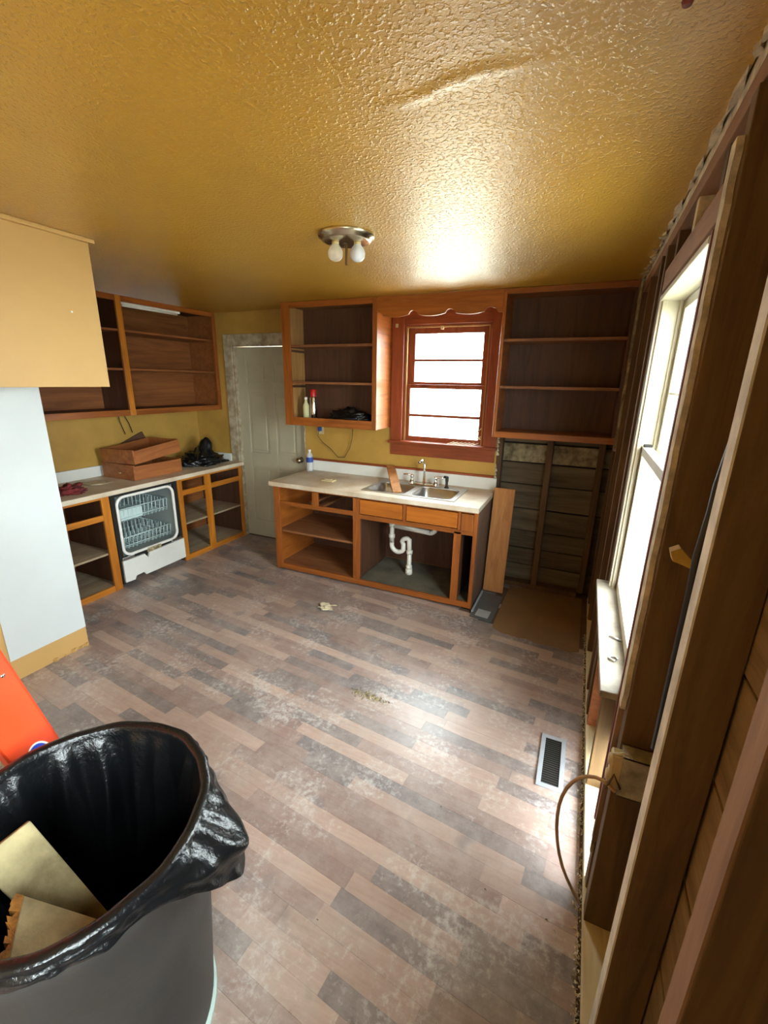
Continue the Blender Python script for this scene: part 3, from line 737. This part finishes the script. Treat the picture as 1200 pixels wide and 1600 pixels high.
# ---- left base cabinets
def base_left(name, label, y0, y1, stiles, rails_z, shelf_z, loc):
    o = empty(name, loc); tag(o, label, 'cabinet', 'open base cabinets')
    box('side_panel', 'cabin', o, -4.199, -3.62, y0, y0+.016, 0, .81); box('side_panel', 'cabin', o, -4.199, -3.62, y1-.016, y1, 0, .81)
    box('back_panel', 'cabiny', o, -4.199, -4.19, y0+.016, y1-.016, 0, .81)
    box('bottom_panel', 'shelfdust', o, -4.19, -3.62, y0+.016, y1-.016, .03, .048)
    box('shelf', 'shelfdust', o, -4.19, -3.63, y0+.016, y1-.016, shelf_z-.018, shelf_z, .002)
    ys = sorted(stiles)
    for a, b_ in ys: box('stile', 'cabl', o, -3.62, -3.60, a, b_, .0, .81, .002)
    for i in range(len(ys)-1):
        for z0, z1 in rails_z: box('rail', 'cably', o, -3.62, -3.602, ys[i][1], ys[i+1][0], z0, z1, .002)
    return o
base_left('base_cabinet', 'open orange wood base cabinet between the white wall and the dishwasher', -2.10, -1.546, ((-2.10, -2.04), (-1.612, -1.546)), ((.79, .81), (.618, .665), (0.0, .05)), .336, (-3.9, -1.82, 0))
base_left('base_cabinet', 'open orange wood base cabinet beside the door, right of the dishwasher', -.884, -.02, ((-.884, -.832), (-.548, -.474), (-.06, -.02)), ((.79, .81), (.650, .70), (0.0, .05)), .366, (-3.9, -.45, 0))
cl = empty('side_countertop', (-3.9, -1.05, .81)); tag(cl, 'white laminate countertop on the left wall above the dishwasher', 'countertop')
box('top', 'counter_dirty', cl, -4.199, -3.575, -2.12, -.002, .812, .85, .004); box('splashback', 'splash', cl, -4.199, -4.176, -2.12, -1.13, .85, .945, .003); box('splashback', 'splash', cl, -4.176, -3.73, -.026, -.002, .85, .93, .003)

# ---- dishwasher (no door front): tub, frame, racks, kick panel
dw = empty('dishwasher', (-3.88, -1.215, 0)); tag(dw, 'built-in dishwasher with open tub, pale racks and white lower panel', 'dishwasher')
D0, D1 = -1.538, -.892
b = MB(); b.box(-4.15, -4.13, D0+.03, D1-.03, .25, .79); b.box(-4.13, -3.63, D0+.03, D0+.045, .25, .79); b.box(-4.13, -3.63, D1-.045, D1-.03, .25, .79); b.box(-4.13, -3.63, D0+.045, D1-.045, .25, .265); b.box(-4.13, -3.63, D0+.045, D1-.045, .775, .79)
b.build('tub', 'tub', dw)
fb = MB(); fb.box(-3.63, -3.60, D0, D0+.035, .03, .805).box(-3.63, -3.60, D1-.035, D1, .03, .805).box(-3.63, -3.60, D0+.035, D1-.035, .785, .805).box(-3.63, -3.605, D0+.035, D1-.035, .22, .262)
fb.build('frame', 'dark', dw)
# rounded white gasket
gp = [Vector((-3.605, p.x, p.y)) for p in [Vector((q_.x, q_.y)) for q_ in rrect(D0+.048, D1-.05, .27, .775, .07, 0)]]
MB().tube(gp, .013, 8, closed=True).build('gasket', 'white', dw)
pk = [(-3.585, D0+.015, .045), (-3.585, D0+.10, .04), (-3.585, D0+.115, .07), (-3.585, D0+.19, .075), (-3.585, D0+.21, .045), (-3.585, D1-.0, .05), (-3.585, D1-.0, .245), (-3.585, D0+.27, .235), (-3.585, D0+.25, .19), (-3.585, D0+.22, .235), (-3.585, D0+.015, .235)]
MB().prism(pk, (-.018, 0, 0)).build('kick_panel', 'splash', dw)
box('hinge_plate', 'steel', dw, -3.61, -3.592, D0+.02, D0+.13, .235, .262, .003); box('hinge_plate', 'steel', dw, -3.61, -3.592, D1-.13, D1-.02, .245, .268, .003)
box('latch_block', 'crumb', dw, -3.63, -3.59, D0+.26, D0+.40, .232, .275, .006)
def rack(zb, zt, x0, x1, y0, y1, pins, tilt=0):
    o = empty('rack', (0, 0, 0)); o.parent = dw; o.location = -dw.location
    w = MB(); r_ = .0035
    for z in (zb+.03, zt): w.tube([(x0, y0, z), (x1, y0, z), (x1, y1, z), (x0, y1, z)], r_+.001, 6, closed=True)
    w.build('rim_wire', 'rack', o)
    w = MB(); nx = 11; ny = 13
    for i in range(ny+1):
        y_ = y0+(y1-y0)*i/ny; w.tube([(x1, y_, zt), (x1-.01, y_, zb), (x0+.01, y_, zb), (x0, y_, zt)], r_, 5)
    for i in range(1, nx):
        x = x0+(x1-x0)*i/nx; w.tube([(x, y0, zt), (x, y0+.01, zb), (x, y1-.01, zb), (x, y1, zt)], r_, 5)
    w.build('basket_wire', 'rack', o)
    w = MB()
    for i in range(1, ny):
        y_ = y0+(y1-y0)*i/ny
        for x in pins: w.tube([(x, y_, zb), (x+.02, y_, zb+.12)], r_, 5)
    w.build('tine', 'rack', o)['kind'] = 'stuff'
rack(.30, .40, -4.10, -3.66, D0+.07, D1-.07, (-4.0, -3.88, -3.76))
rack(.54, .65, -4.10, -3.67, D0+.07, D1-.07, (-4.0, -3.84))
cs = MB()
for i in range(7): cs.box(-3.96, -3.68, D0+.075+i*.034, D0+.098+i*.034, .605+.004*i, .612+.004*i)
cs.box(-3.685, -3.675, D0+.07, D0+.32, .55, .64); cs.build('cutlery_tray', 'rack', dw)
MB().tube([(-4.0, D1-.18, .28), (-4.0, D1-.18, .70)], .012, 8).build('spray_tower', 'tub', dw)

# ---- loose drawers on the left counter
def drawer(name, label, L, W, Hh, loc, rot, hole=False, flat=False):
    o = empty(name, loc, rot=rot); tag(o, label, 'drawer', 'pulled-out drawers on the left counter')
    def lb(n, m, *a): return MB().box(*a).build(n, m, o, .002, local=True)
    lb('front', 'drawer', 0, W, -.018, 0, 0, Hh+.01); lb('back', 'drawer', .01, W-.01, L-.014, L, .01, Hh); lb('side', 'drawer', 0, .014, 0, L-.014, 0, Hh); lb('side', 'drawer', W-.014, W, 0, L-.014, 0, Hh); lb('bottom', 'cabinx', .014, W-.014, 0, L-.014, .008, .016)
    if hole:
        MB().tube(arc((W*.56, -.0185, Hh*.52), (1, 0, 0), (0, 0, 1), .014, 200, 340, 8), .0035, 6).build('pull', 'ivory', o, local=True)
    return o
drawer('drawer', 'brown wooden drawer lying flat at the bottom of the counter stack', .50, .41, .125, (-4.13, -1.195, .852), (0, 0, 0), True)
drawer('drawer', 'brown wooden drawer tipped on top of the other drawer', .50, .40, .115, (-4.10, -1.20, .990), (math.radians(6), math.radians(-1), math.radians(2)))
lb = plank('loose_board', 'cabin', None, (-4.178, -1.10, .975), (-4.178, -.70, 1.13), (-.06, 0, 1), .17, .016); tag(lb, 'dark brown board leaning on the wall behind the loose drawers', 'board')

# ---- crumpled black bags
def lump(name, label, cat, c, size, seed, m='blackbag', n=(40, 24), amp=.35, horn=None):
    c = Vector(c); sx, sy, sz = size
    def f(u, v):
        th = 2*PI*u; ph = PI*.5*(1-v); d = Vector((math.cos(th)*math.cos(ph), math.sin(th)*math.cos(ph), math.sin(ph)))
        k = noise.fractal(d*2.3+Vector((seed, seed, 0)), 1, 2, 4)*amp + abs(noise.noise(d*5+Vector((seed, 3, 1))))*amp*.7
        p = Vector((d.x*sx*(1+k), d.y*sy*(1+k), max(0, d.z*sz*(1+k))))
        if horn:
            hd = Vector(horn[0]).normalized(); w = max(0, d.dot(hd)-.86)/.14; p += Vector(horn[1])*w*w
        return c+p
    o = MB().grid(f, n[0], n[1], True).build(name, m); tag(o, label, cat); return o
lump('plastic_bag', 'crumpled black plastic bag on the left countertop next to the door', 'bag', (-3.89, -.30, .852), (.20, .22, .12), 4.2, horn=((.2, .1, 1), (-.02, .03, .12)))
lump('plastic_bag', 'black plastic bag slumped on the bottom shelf of the left-of-window cabinet', 'bag', (-2.19, -.14, 1.366), (.20, .085, .10), 8.7)
lump('rag', 'faded red cloth on the left countertop beside the white wall', 'cloth', (-3.80, -1.72, .852), (.10, .10, .05), 2.1, 'redcloth', amp=.6)
pp = MB(); pp.grid(lambda u, v: (-4.02+.16*u+.03*v, -1.50+.16*v, .8525+.006*abs(math.sin(u*5+v*3))), 8, 8); po = pp.build('paper_sheet', 'paper', solid=.001); tag(po, 'cream paper scrap on the left countertop near the splashback', 'paper')
hw = MB().tube([(-4.18, -.95, 1.40), (-4.17, -.955, 1.33), (-4.18, -.93, 1.27), (-4.17, -.915, 1.20)], .004, 6).tube([(-4.18, -.90, 1.40), (-4.17, -.89, 1.35), (-4.175, -.86, 1.30), (-4.17, -.84, 1.21)], .004, 6).build('loose_wire', 'black'); tag(hw, 'loose black wires hanging under the left wall cabinet', 'wire')

# ---- things around the sink counter
spc = empty('spray_can', (-2.53, -.19, 1.365)); tag(spc, 'metal spray can with red cap standing inside the left-of-window cabinet', 'spray can')
MB().lathe([(0, 0), (.031, 0), (.033, .006), (.033, .20), (.028, .212), (.02, .218)], (-2.53, -.19, 1.366), 20).build('body', 'chrome', spc)
MB().lathe([(.029, .212), (.029, .268), (.025, .276), (0, .276)], (-2.53, -.19, 1.366), 20).build('cap', 'red', spc)
ob = empty('bottle', (-2.60, -.21, 1.365)); tag(ob, 'yellowish clear bottle standing left of the red-capped spray can', 'bottle')
MB().lathe([(0, 0), (.028, 0), (.03, .01), (.03, .13), (.014, .16), (.013, .19)], (-2.60, -.21, 1.366), 16).build('body', 'oil', ob); MB().lathe([(.015, .185), (.015, .205), (0, .205)], (-2.60, -.21, 1.366), 12).build('cap', 'white', ob)
wbt = empty('water_bottle', (-2.66, -.085, .85)); tag(wbt, 'clear plastic water bottle with blue label at the far left of the sink counter', 'bottle')
MB().lathe([(0, 0), (.03, 0), (.033, .01), (.033, .145), (.028, .165), (.014, .19), (.013, .20)], (-2.66, -.085, .851), 18).build('body', 'bottle', wbt); MB().lathe([(.0335, .09), (.0335, .14)], (-2.66, -.085, .851), 18).build('label_band', 'labelblue', wbt); MB().lathe([(.015, .198), (.015, .215), (0, .215)], (-2.66, -.085, .851), 12).build('cap', 'white', wbt)
sd = empty('switch_plate', (-2.25, -.40, .85)); tag(sd, 'small cream plastic cover lying on the sink countertop', 'cover plate')
MB().box(-2.315, -2.195, -.435, -.365, .851, .866).build('plate', 'ivory', sd, .005); MB().box(-2.29, -2.22, -.415, -.385, .866, .871).build('raised_face', 'paper', sd, .002)
ot = empty('wall_outlet', (-2.575, 0, 1.24)); tag(ot, 'wall outlet with blue plug below the left-of-window cabinet', 'outlet')
box('cover_plate', 'ivory', ot, -2.61, -2.54, -.008, -.0005, 1.215, 1.315, .003); box('plug', 'labelblue', ot, -2.593, -2.56, -.035, -.008, 1.245, 1.285, .004)
co = MB().tube([(-2.577, -.035, 1.25), (-2.585, -.045, 1.20), (-2.54, -.035, 1.14), (-2.45, -.03, 1.08), (-2.37, -.028, 1.005), (-2.30, -.028, 1.01), (-2.24, -.03, 1.10), (-2.21, -.035, 1.20), (-2.20, -.04, 1.322)], .0035, 6).build('power_cord', 'cord'); tag(co, 'thin brown power cord hanging between outlet and wall cabinet', 'cord')

# ---- range recess: leaning plank, sheet on floor, hardboard
lp = plank('leaning_plank', 'rawboard', None, (-.742, -.24, .02), (-.736, -.15, .905), (1, 0, 0), .165, .02); tag(lp, 'bare wooden plank leaning beside the sink cabinet in the range recess', 'plank')
hb = MB(); q = random.Random(9)
edge = [(-.640, -.785)] + [(-.640+(.585)*i/9, -.83-.05*i/9+q.uniform(-.012, .012)) for i in range(1, 9)] + [(-.045, -.855), (-.04, -.02), (-.63, -.02)]
hb.prism([(x, y_, -.004) for x, y_ in edge], (0, 0, .008)); ho = hb.build('hardboard_sheet', 'cardboard'); tag(ho, 'brown hardboard sheet covering the floor of the range recess', 'board')
gs = empty('plastic_sheet', (-.71, -.5, 0)); tag(gs, 'dark grey plastic tray on the floor at the end of the sink cabinet', 'tray')
MB().prism([(-.825, -.72, .004), (-.655, -.75, .004), (-.645, -.30, .004), (-.815, -.27, .004)], (0, 0, .012)).build('panel', 'box', gs, .003); MB().prism([(-.79, -.70, .016), (-.69, -.715, .016), (-.685, -.60, .016), (-.785, -.59, .016)], (0, 0, .002)).build('label_patch', 'vent', gs)
box('rim', 'vent', gs, -.828, -.815, -.66, -.28, .004, .03, .002)

# ---- floor vent
fvn = empty('floor_vent', (-.145, -1.885, 0)); tag(fvn, 'grey metal floor vent with dark louvres near the right wall', 'vent')
vx0, vx1, vy0, vy1 = -.200, -.085, -2.05, -1.718
fm = MB().box(vx0, vx0+.02, vy0, vy1, .001, .007).box(vx1-.02, vx1, vy0, vy1, .001, .007).box(vx0+.02, vx1-.02, vy0, vy0+.022, .001, .007).box(vx0+.02, vx1-.02, vy1-.022, vy1, .001, .007)
fm.build('frame', 'vent', fvn, .001); box('dark_duct_sheet', 'dark', fvn, vx0+.018, vx1-.018, vy0+.02, vy1-.02, .0008, .0012)  # flat near-black sheet stands in for the shaded hollow below the louvres
ns = 22
for i in range(ns):
    y_ = vy0+.026+(vy1-vy0-.052)*i/(ns-1); MB().prism([(vx0+.02, y_-.001, .0062), (vx0+.02, y_+.003, .0018), (vx0+.02, y_+.0042, .0022), (vx0+.02, y_+.0006, .0066)], (vx1-vx0-.04, 0, 0)).build('louvre', 'louvre', fvn)

# ---- ceiling light
cf = empty('ceiling_light', (-1.318, -1.745, H)); tag(cf, 'round metal ceiling light with two bare bulbs', 'ceiling light')
lc = (-1.318, -1.745, H)
MB().lathe([(.128, 0), (.130, -.005), (.128, -.014), (.116, -.018), (.113, -.027), (.10, -.031), (.04, -.033), (0, -.033)], lc, 40).build('canopy', 'brass', cf)
MB().tube([(lc[0], lc[1], H-.04), (lc[0], lc[1], H-.125)], .006, 8).build('centre_rod', 'cord', cf)
for dx, mm in ((-.046, 'bulbclear'), (.046, 'bulbfrost')):
    cx, cy = lc[0]+dx*RT.x/.91, lc[1]+dx*RT.y/.91
    MB().lathe([(.016, 0), (.016, -.03), (.013, -.034)], (cx, cy, H-.018), 14).build('socket', 'ivory', cf)
    MB().lathe([(.014, 0), (.020, -.008), (.031, -.022), (.036, -.038), (.033, -.056), (.021, -.069), (.010, -.073), (0, -.074)], (cx, cy, H-.038), 20).build('bulb', mm, cf)
sm = MB().lathe([(0, -.006), (.008, -.006), (.010, 0)], (at(1075, 1, 'z', H).x, at(1075, 1, 'z', H).y, H), 12).build('ceiling_hook_plate', 'redpaint'); tag(sm, 'tiny dark red plug in the ceiling near the right wall', 'ceiling plug')

# ---- soffit box on the left
so = empty('soffit_cabinet', (-2.79, -3.0, 1.67)); tag(so, 'mustard painted box cabinet hanging over the white wall', 'cabinet')
box('body', 'soffit', so, -3.045, -2.535, -3.9, -2.135, 1.672, 2.345, .002)
box('top_trim', 'soffit', so, -3.045, -2.518, -3.9, -2.112, 2.345, H-.001, .004)
MB().lathe([(0, .002), (.004, .002), (.004, 0)], (-2.535, -2.60, 2.22), 8, (1, 0, 0)).build('screw', 'dark', so); MB().lathe([(0, .002), (.005, .002), (.005, 0)], (-2.535, -2.27, 2.02), 8, (1, 0, 0)).build('screw', 'white', so)

# ---- right wall odds and ends
eb = empty('outlet_box', (.04, -2.60, .64)); tag(eb, 'metal outlet box with loose ivory receptacle on the stud by the right window', 'outlet box')
b = MB(); y0, y1, x0, x1, z0, z1 = -2.612, -2.557, .005, .085, .632, .762
b.box(x1-.003, x1, y0, y1, z0, z1).box(x0, x1, y1-.003, y1, z0, z1).box(x0, x1, y0, y0+.003, z0, z1).box(x0, x1, y0, y1, z0, z0+.003).box(x0, x1, y0, y1, z1-.003, z1)
b.build('box', M.setdefault('boxgrey', paint('dull_zinc', (176, 170, 154), .6, .2, 18, .2)), eb)
rc = box('receptacle', 'ivory', eb, -.022, .012, -2.600, -2.566, .638, .752, .006)
for z in (.668, .722): MB().lathe([(.0, .004), (.014, .004), (.017, .0)], (-.022, -2.583, z), 14, (-1, 0, 0)).build('socket_face', 'ivory', rc)
MB().tube([(-.02, -2.60, .755), (.0, -2.612, .775), (.02, -2.61, .77), (.03, -2.60, .745)], .003, 6).build('wire', 'plaster', eb)
MB().tube([(-.024, -2.61, .64), (-.01, -2.614, .70), (.01, -2.616, .66)], .003, 6).build('wire', 'cord', eb)
pts = [Vector(p) for p in ((.003, -2.616, .645), (-.01, -2.614, .652), (-.03, -2.60, .66), (-.07, -2.58, .64), (-.105, -2.56, .58), (-.125, -2.545, .50), (-.128, -2.53, .40), (-.115, -2.515, .28), (-.085, -2.505, .16), (-.04, -2.495, .07), (-.006, -2.49, .008))]
cb = MB().tube(pts, .006, 8).build('electric_cable', 'beigecable', sub=1); tag(cb, 'beige electric cable looping from the outlet box down to the floor edge', 'cable')
bc = MB().tube([(.05, -2.84, 2.1), at(1172, 600, 'y', -2.835), at(1150, 680, 'y', -2.835), at(1122, 760, 'y', -2.835), at(1112, 800, 'y', -2.835), at(1090, 870, 'y', -2.835), at(1078, 930, 'y', -2.835), (.012, -2.84, 1.0)], .008, 8).build('black_cable', 'black'); tag(bc, 'black cable stapled along the pale-edged stud', 'cable')
cp = MB().prism([at(x_, y_, 'y', -2.78) for x_, y_ in ((1048, 862), (1064, 857), (1084, 880), (1081, 890), (1066, 883), (1051, 877))], (.0, .025, .0)).build('wood_chip', 'yellowchip'); tag(cp, 'small yellow wood chip stuck between the right-hand studs', 'wood chip')

# crumbs along the torn floor edge, pile of sweepings, paper scrap
q = random.Random(21)
eg = bits('plaster_debris', 'plaster', [(q.gauss(-.008, .006)+(.0 if y_ > -2.5 else -.003), y_, .0) for y_ in [-.6-2.9*q.random() for _ in range(1000)]], .003, .010); tag(eg, 'pale plaster crumbs along the torn floor edge by the right wall', 'debris', kind='stuff')
sw_ = bits('sweepings_pile', 'crumb', [(-1.13+q.gauss(0, .055)+0, -1.85+q.gauss(0, .016), .0) for _ in range(260)], .003, .011); tag(sw_, 'small pile of grey-brown sweepings in the middle of the floor', 'debris', kind='stuff')
ps = MB().grid(lambda u, v: (-1.93+.10*u+.02*math.sin(v*7), -1.14+.11*v+.02*math.sin(u*9), .004+.022*abs(math.sin(u*6+1)*math.cos(v*5))), 10, 10).build('paper_scrap', 'paper', solid=.0015); tag(ps, 'crumpled cream paper scrap on the floor before the sink cabinet', 'paper')
for k, (px, py) in enumerate(((497, 1438), (758, 1390), (853, 1437), (866, 1457), (690, 1262))):
    p = at(px, py, 'z', 0); o = bits('pebble', 'crumb', [p], .006, .009)
    tag(o, ['grey crumb on the floor right of the trash can', 'dark crumb alone in the middle of the near floor', 'pale crumb on the floor left of the cable end', 'pale crumb on the floor nearest the cable end', 'dark crumb on the bright floor left of the vent'][k], 'crumb')

# ---- ladder behind the can
la = empty('step_ladder', (-1.75, -3.4, 0)); tag(la, 'orange-red fibreglass step ladder standing behind the trash can', 'ladder')
d = Vector((.03, -.23, .97)).normalized(); hdir = Vector((.13, -.99, 0)).normalized(); nrm = Vector((.99, .13, 0)).normalized()
F0 = Vector((-1.562, -3.063, 0)); WEB = .125
wdir = (hdir-d*hdir.dot(d)).normalized()
depth = -nrm
def rail(F, dd, wd, L, wmul=1):
    b = MB(); A = Vector(F); B = A+dd*(L/dd.z)
    for off, w, t in ((0, WEB*wmul, .006),):
        b.prism([A-wd*w/2, A+wd*w/2, B+wd*w/2, B-wd*w/2], depth*t)
    for s in (-1, 1):
        e = wd*s*(WEB*wmul/2-.003)
        b.prism([A+e-wd*.003, A+e+wd*.003, B+e+wd*.003, B+e-wd*.003], depth*.03)
    return b
ra = rail(F0, d, wdir, 1.75).build('rail', 'ladder', la)
off = depth*.46
rail(F0+off, d, wdir, 1.75).build('rail', 'ladder', la)
d2 = (Vector((0, 0, .97))-hdir*.29).normalized(); wd2 = (hdir-d2*hdir.dot(d2)).normalized(); F2 = F0 + hdir*.93
for o_ in (Vector((0, 0, 0)), off): rail(F2+o_, d2, wd2, 1.70, .6).build('rear_leg', 'ladder', la)
for k in range(5):
    z = .3+.29*k; c = F0+d*(z/d.z)
    MB().prism([c-hdir*.05+depth*.006, c+hdir*.05+depth*.006, c+hdir*.05+depth*.46, c-hdir*.05+depth*.46], (0, 0, .025)).build('step', 'alu', la)
    c2 = F2+d2*(z/d2.z); MB().tube([c2, c2+off], .012, 8).build('rear_brace', 'alu', la)
T = F0+d*(1.75/d.z); MB().prism([T-hdir*.10-depth*.02, T+hdir*.16-depth*.02, T+hdir*.16+depth*.48, T-hdir*.10+depth*.48], (0, 0, .05)).build('top_cap', 'ladder', la, .008)
# blue oval label
def oval(name, c, a, b_, m, lift, parent):
    pts = [c+d*a*math.cos(2*PI*i/28)+wdir*b_*math.sin(2*PI*i/28) for i in range(28)]
    return MB().prism([p-depth*lift for p in pts], -depth*.0008).build(name, m, parent)
pl_n = nrm
def on_rail(px, py):
    r_ = FW + RT*(px-600)/FPX - UP*(py-800)/FPX; t = (F0-CAM).dot(pl_n)/r_.dot(pl_n); return CAM+r_*t
oc = on_rail(66, 1185)
oval('label_border', oc, .066, .036, 'white', .0003, ra); oval('label_oval', oc, .060, .031, 'blue', .0012, ra); oval('label_mark', oc, .026, .018, 'white', .0022, ra)
MB().lathe([(0, .003), (.005, .003), (.006, 0)], on_rail(4, 1056)-depth*.0, 10, tuple(nrm)).build('rivet', 'chrome', ra)

# ---- trash can with liner
TC = Vector((-1.169, -3.336, 0)); TR = .288; TZ = .745
tc = empty('trash_can', TC); tag(tc, 'large dark grey trash can lined with a black bag, in the near left corner', 'trash can')
MB().lathe([(0, .012), (.236, .012), (.243, .03), (.268, .42), (.278, .66), (.290, .672), (.292, .735), (.284, TZ), (.276, .735), (.262, .66), (.25, .42), (.228, .04), (0, .04)], TC, 64).build('body', 'can', tc)
bl = MB()
def liner(u, v):
    th = 2*PI*u
    out = Vector((math.cos(th), math.sin(th), 0))
    # angular position of the loose flap, to the right of the can
    fl_ = math.exp(-(((th-.45+PI) % (2*PI)-PI)/.30)**2)
    fold = .010*math.sin(9*th+1)+.007*math.sin(17*th+2)+.006*noise.noise(Vector((math.cos(th)*4, math.sin(th)*4, v*3)))
    if v < .62:                                         # inside, from the bottom up to the rim
        s = v/.62; z = .22+(TZ-.22)*s; r = .20+.068*s+fold*1.9*(1-s)**.35*(1 if s < .98 else .3) - .03*(1-s)
        r += .022*noise.noise(Vector((out.x*3, out.y*3, z*7)))*(1-s*.8) - .016*abs(math.sin(6.5*th+z*4))**6*(1-s**4) - .012*abs(math.sin(10.5*th-z*3+1))**8*(1-s**3)
        r = min(r, .2435+.05*(z-.42) if z < .66 else .2555+.17*(z-.66))
        if s > .93: r += (.268-r)*((s-.93)/.07)**2
        return TC+out*r+Vector((0, 0, z))
    s = (v-.62)/.38
    skirt = .048+.012*math.sin(3*th+.5)+.005*math.sin(11*th)+fl_*.12
    if s < .25:
        a = s/.25*PI; return TC+out*(.283-.014*math.cos(a)+fold*.15)+Vector((0, 0, TZ+.010*math.sin(a)+.004))
    q_ = (s-.25)/.75
    r = .2955+.003*q_+fold*.2*q_+fl_*(.085*math.sin(min(1, q_*1.3)*PI*.62)) + .006*noise.noise(Vector((out.x*9, out.y*9, q_*3)))*(1+3*fl_)
    return TC+out*r+Vector((0, 0, TZ+.004-skirt*q_+fl_*.012*math.sin(9*th)*q_))
bl.grid(liner, 240, 70, True)
# bag bottom
bl.v.append(TC+Vector((0, 0, .22))); ci = len(bl.v)-1
for j in range(240): bl.f.append([ci, (j+1) % 240, j])
bl.build('bin_liner', 'blackbag', tc)
ld = MB().lathe([(0, 0), (.246, 0), (.250, .005), (.246, .010), (0, .010)], TC+Vector((.0, .0, .0005)), 48).build('can_lid', 'teal'); tag(ld, 'pale green plastic lid on the floor under the trash can', 'lid')
# scrap boards in the can
def slab(name, label, c0, c1, c2, c3, t):
    P = [Vector(p) for p in (c0, c1, c2, c3)]; n_ = (P[1]-P[0]).cross(P[3]-P[0]).normalized()
    if n_.z < 0: n_ = -n_
    o = MB().prism(P, -n_*t).build(name, 'scrap', None, .003); tag(o, label, 'board', 'scrap boards in the trash can'); return o
slab('waste_board', 'tan scrap board slanting down into the trash can, farther from the camera', at(47, 1282, 'z', .745), at(-40, 1350, 'z', .735), at(95, 1480, 'z', .50), at(175, 1432, 'z', .50), .022)
s2 = slab('waste_board', 'tan scrap board with broken orange edge, nearest in the trash can', at(37, 1398, 'z', .665), at(168, 1440, 'z', .60), at(100, 1505, 'z', .655), at(8, 1520, 'z', .685), .03)
e0, e1 = at(37, 1398, 'z', .665), at(8, 1520, 'z', .685); q = random.Random(5); eb_ = MB()
side_ = (e0-at(168, 1440, 'z', .60)).normalized()
for k in range(12):
    a = e0+(e1-e0)*(k/12); c_ = e0+(e1-e0)*((k+1)/12); w = q.uniform(.008, .026)
    eb_.prism([a, a+side_*w-Vector((0, 0, .004)), c_+side_*q.uniform(.008, .026)-Vector((0, 0, .006)), c_], (0, 0, -.022))
eb_.build('broken_edge', 'scrapedge', s2)
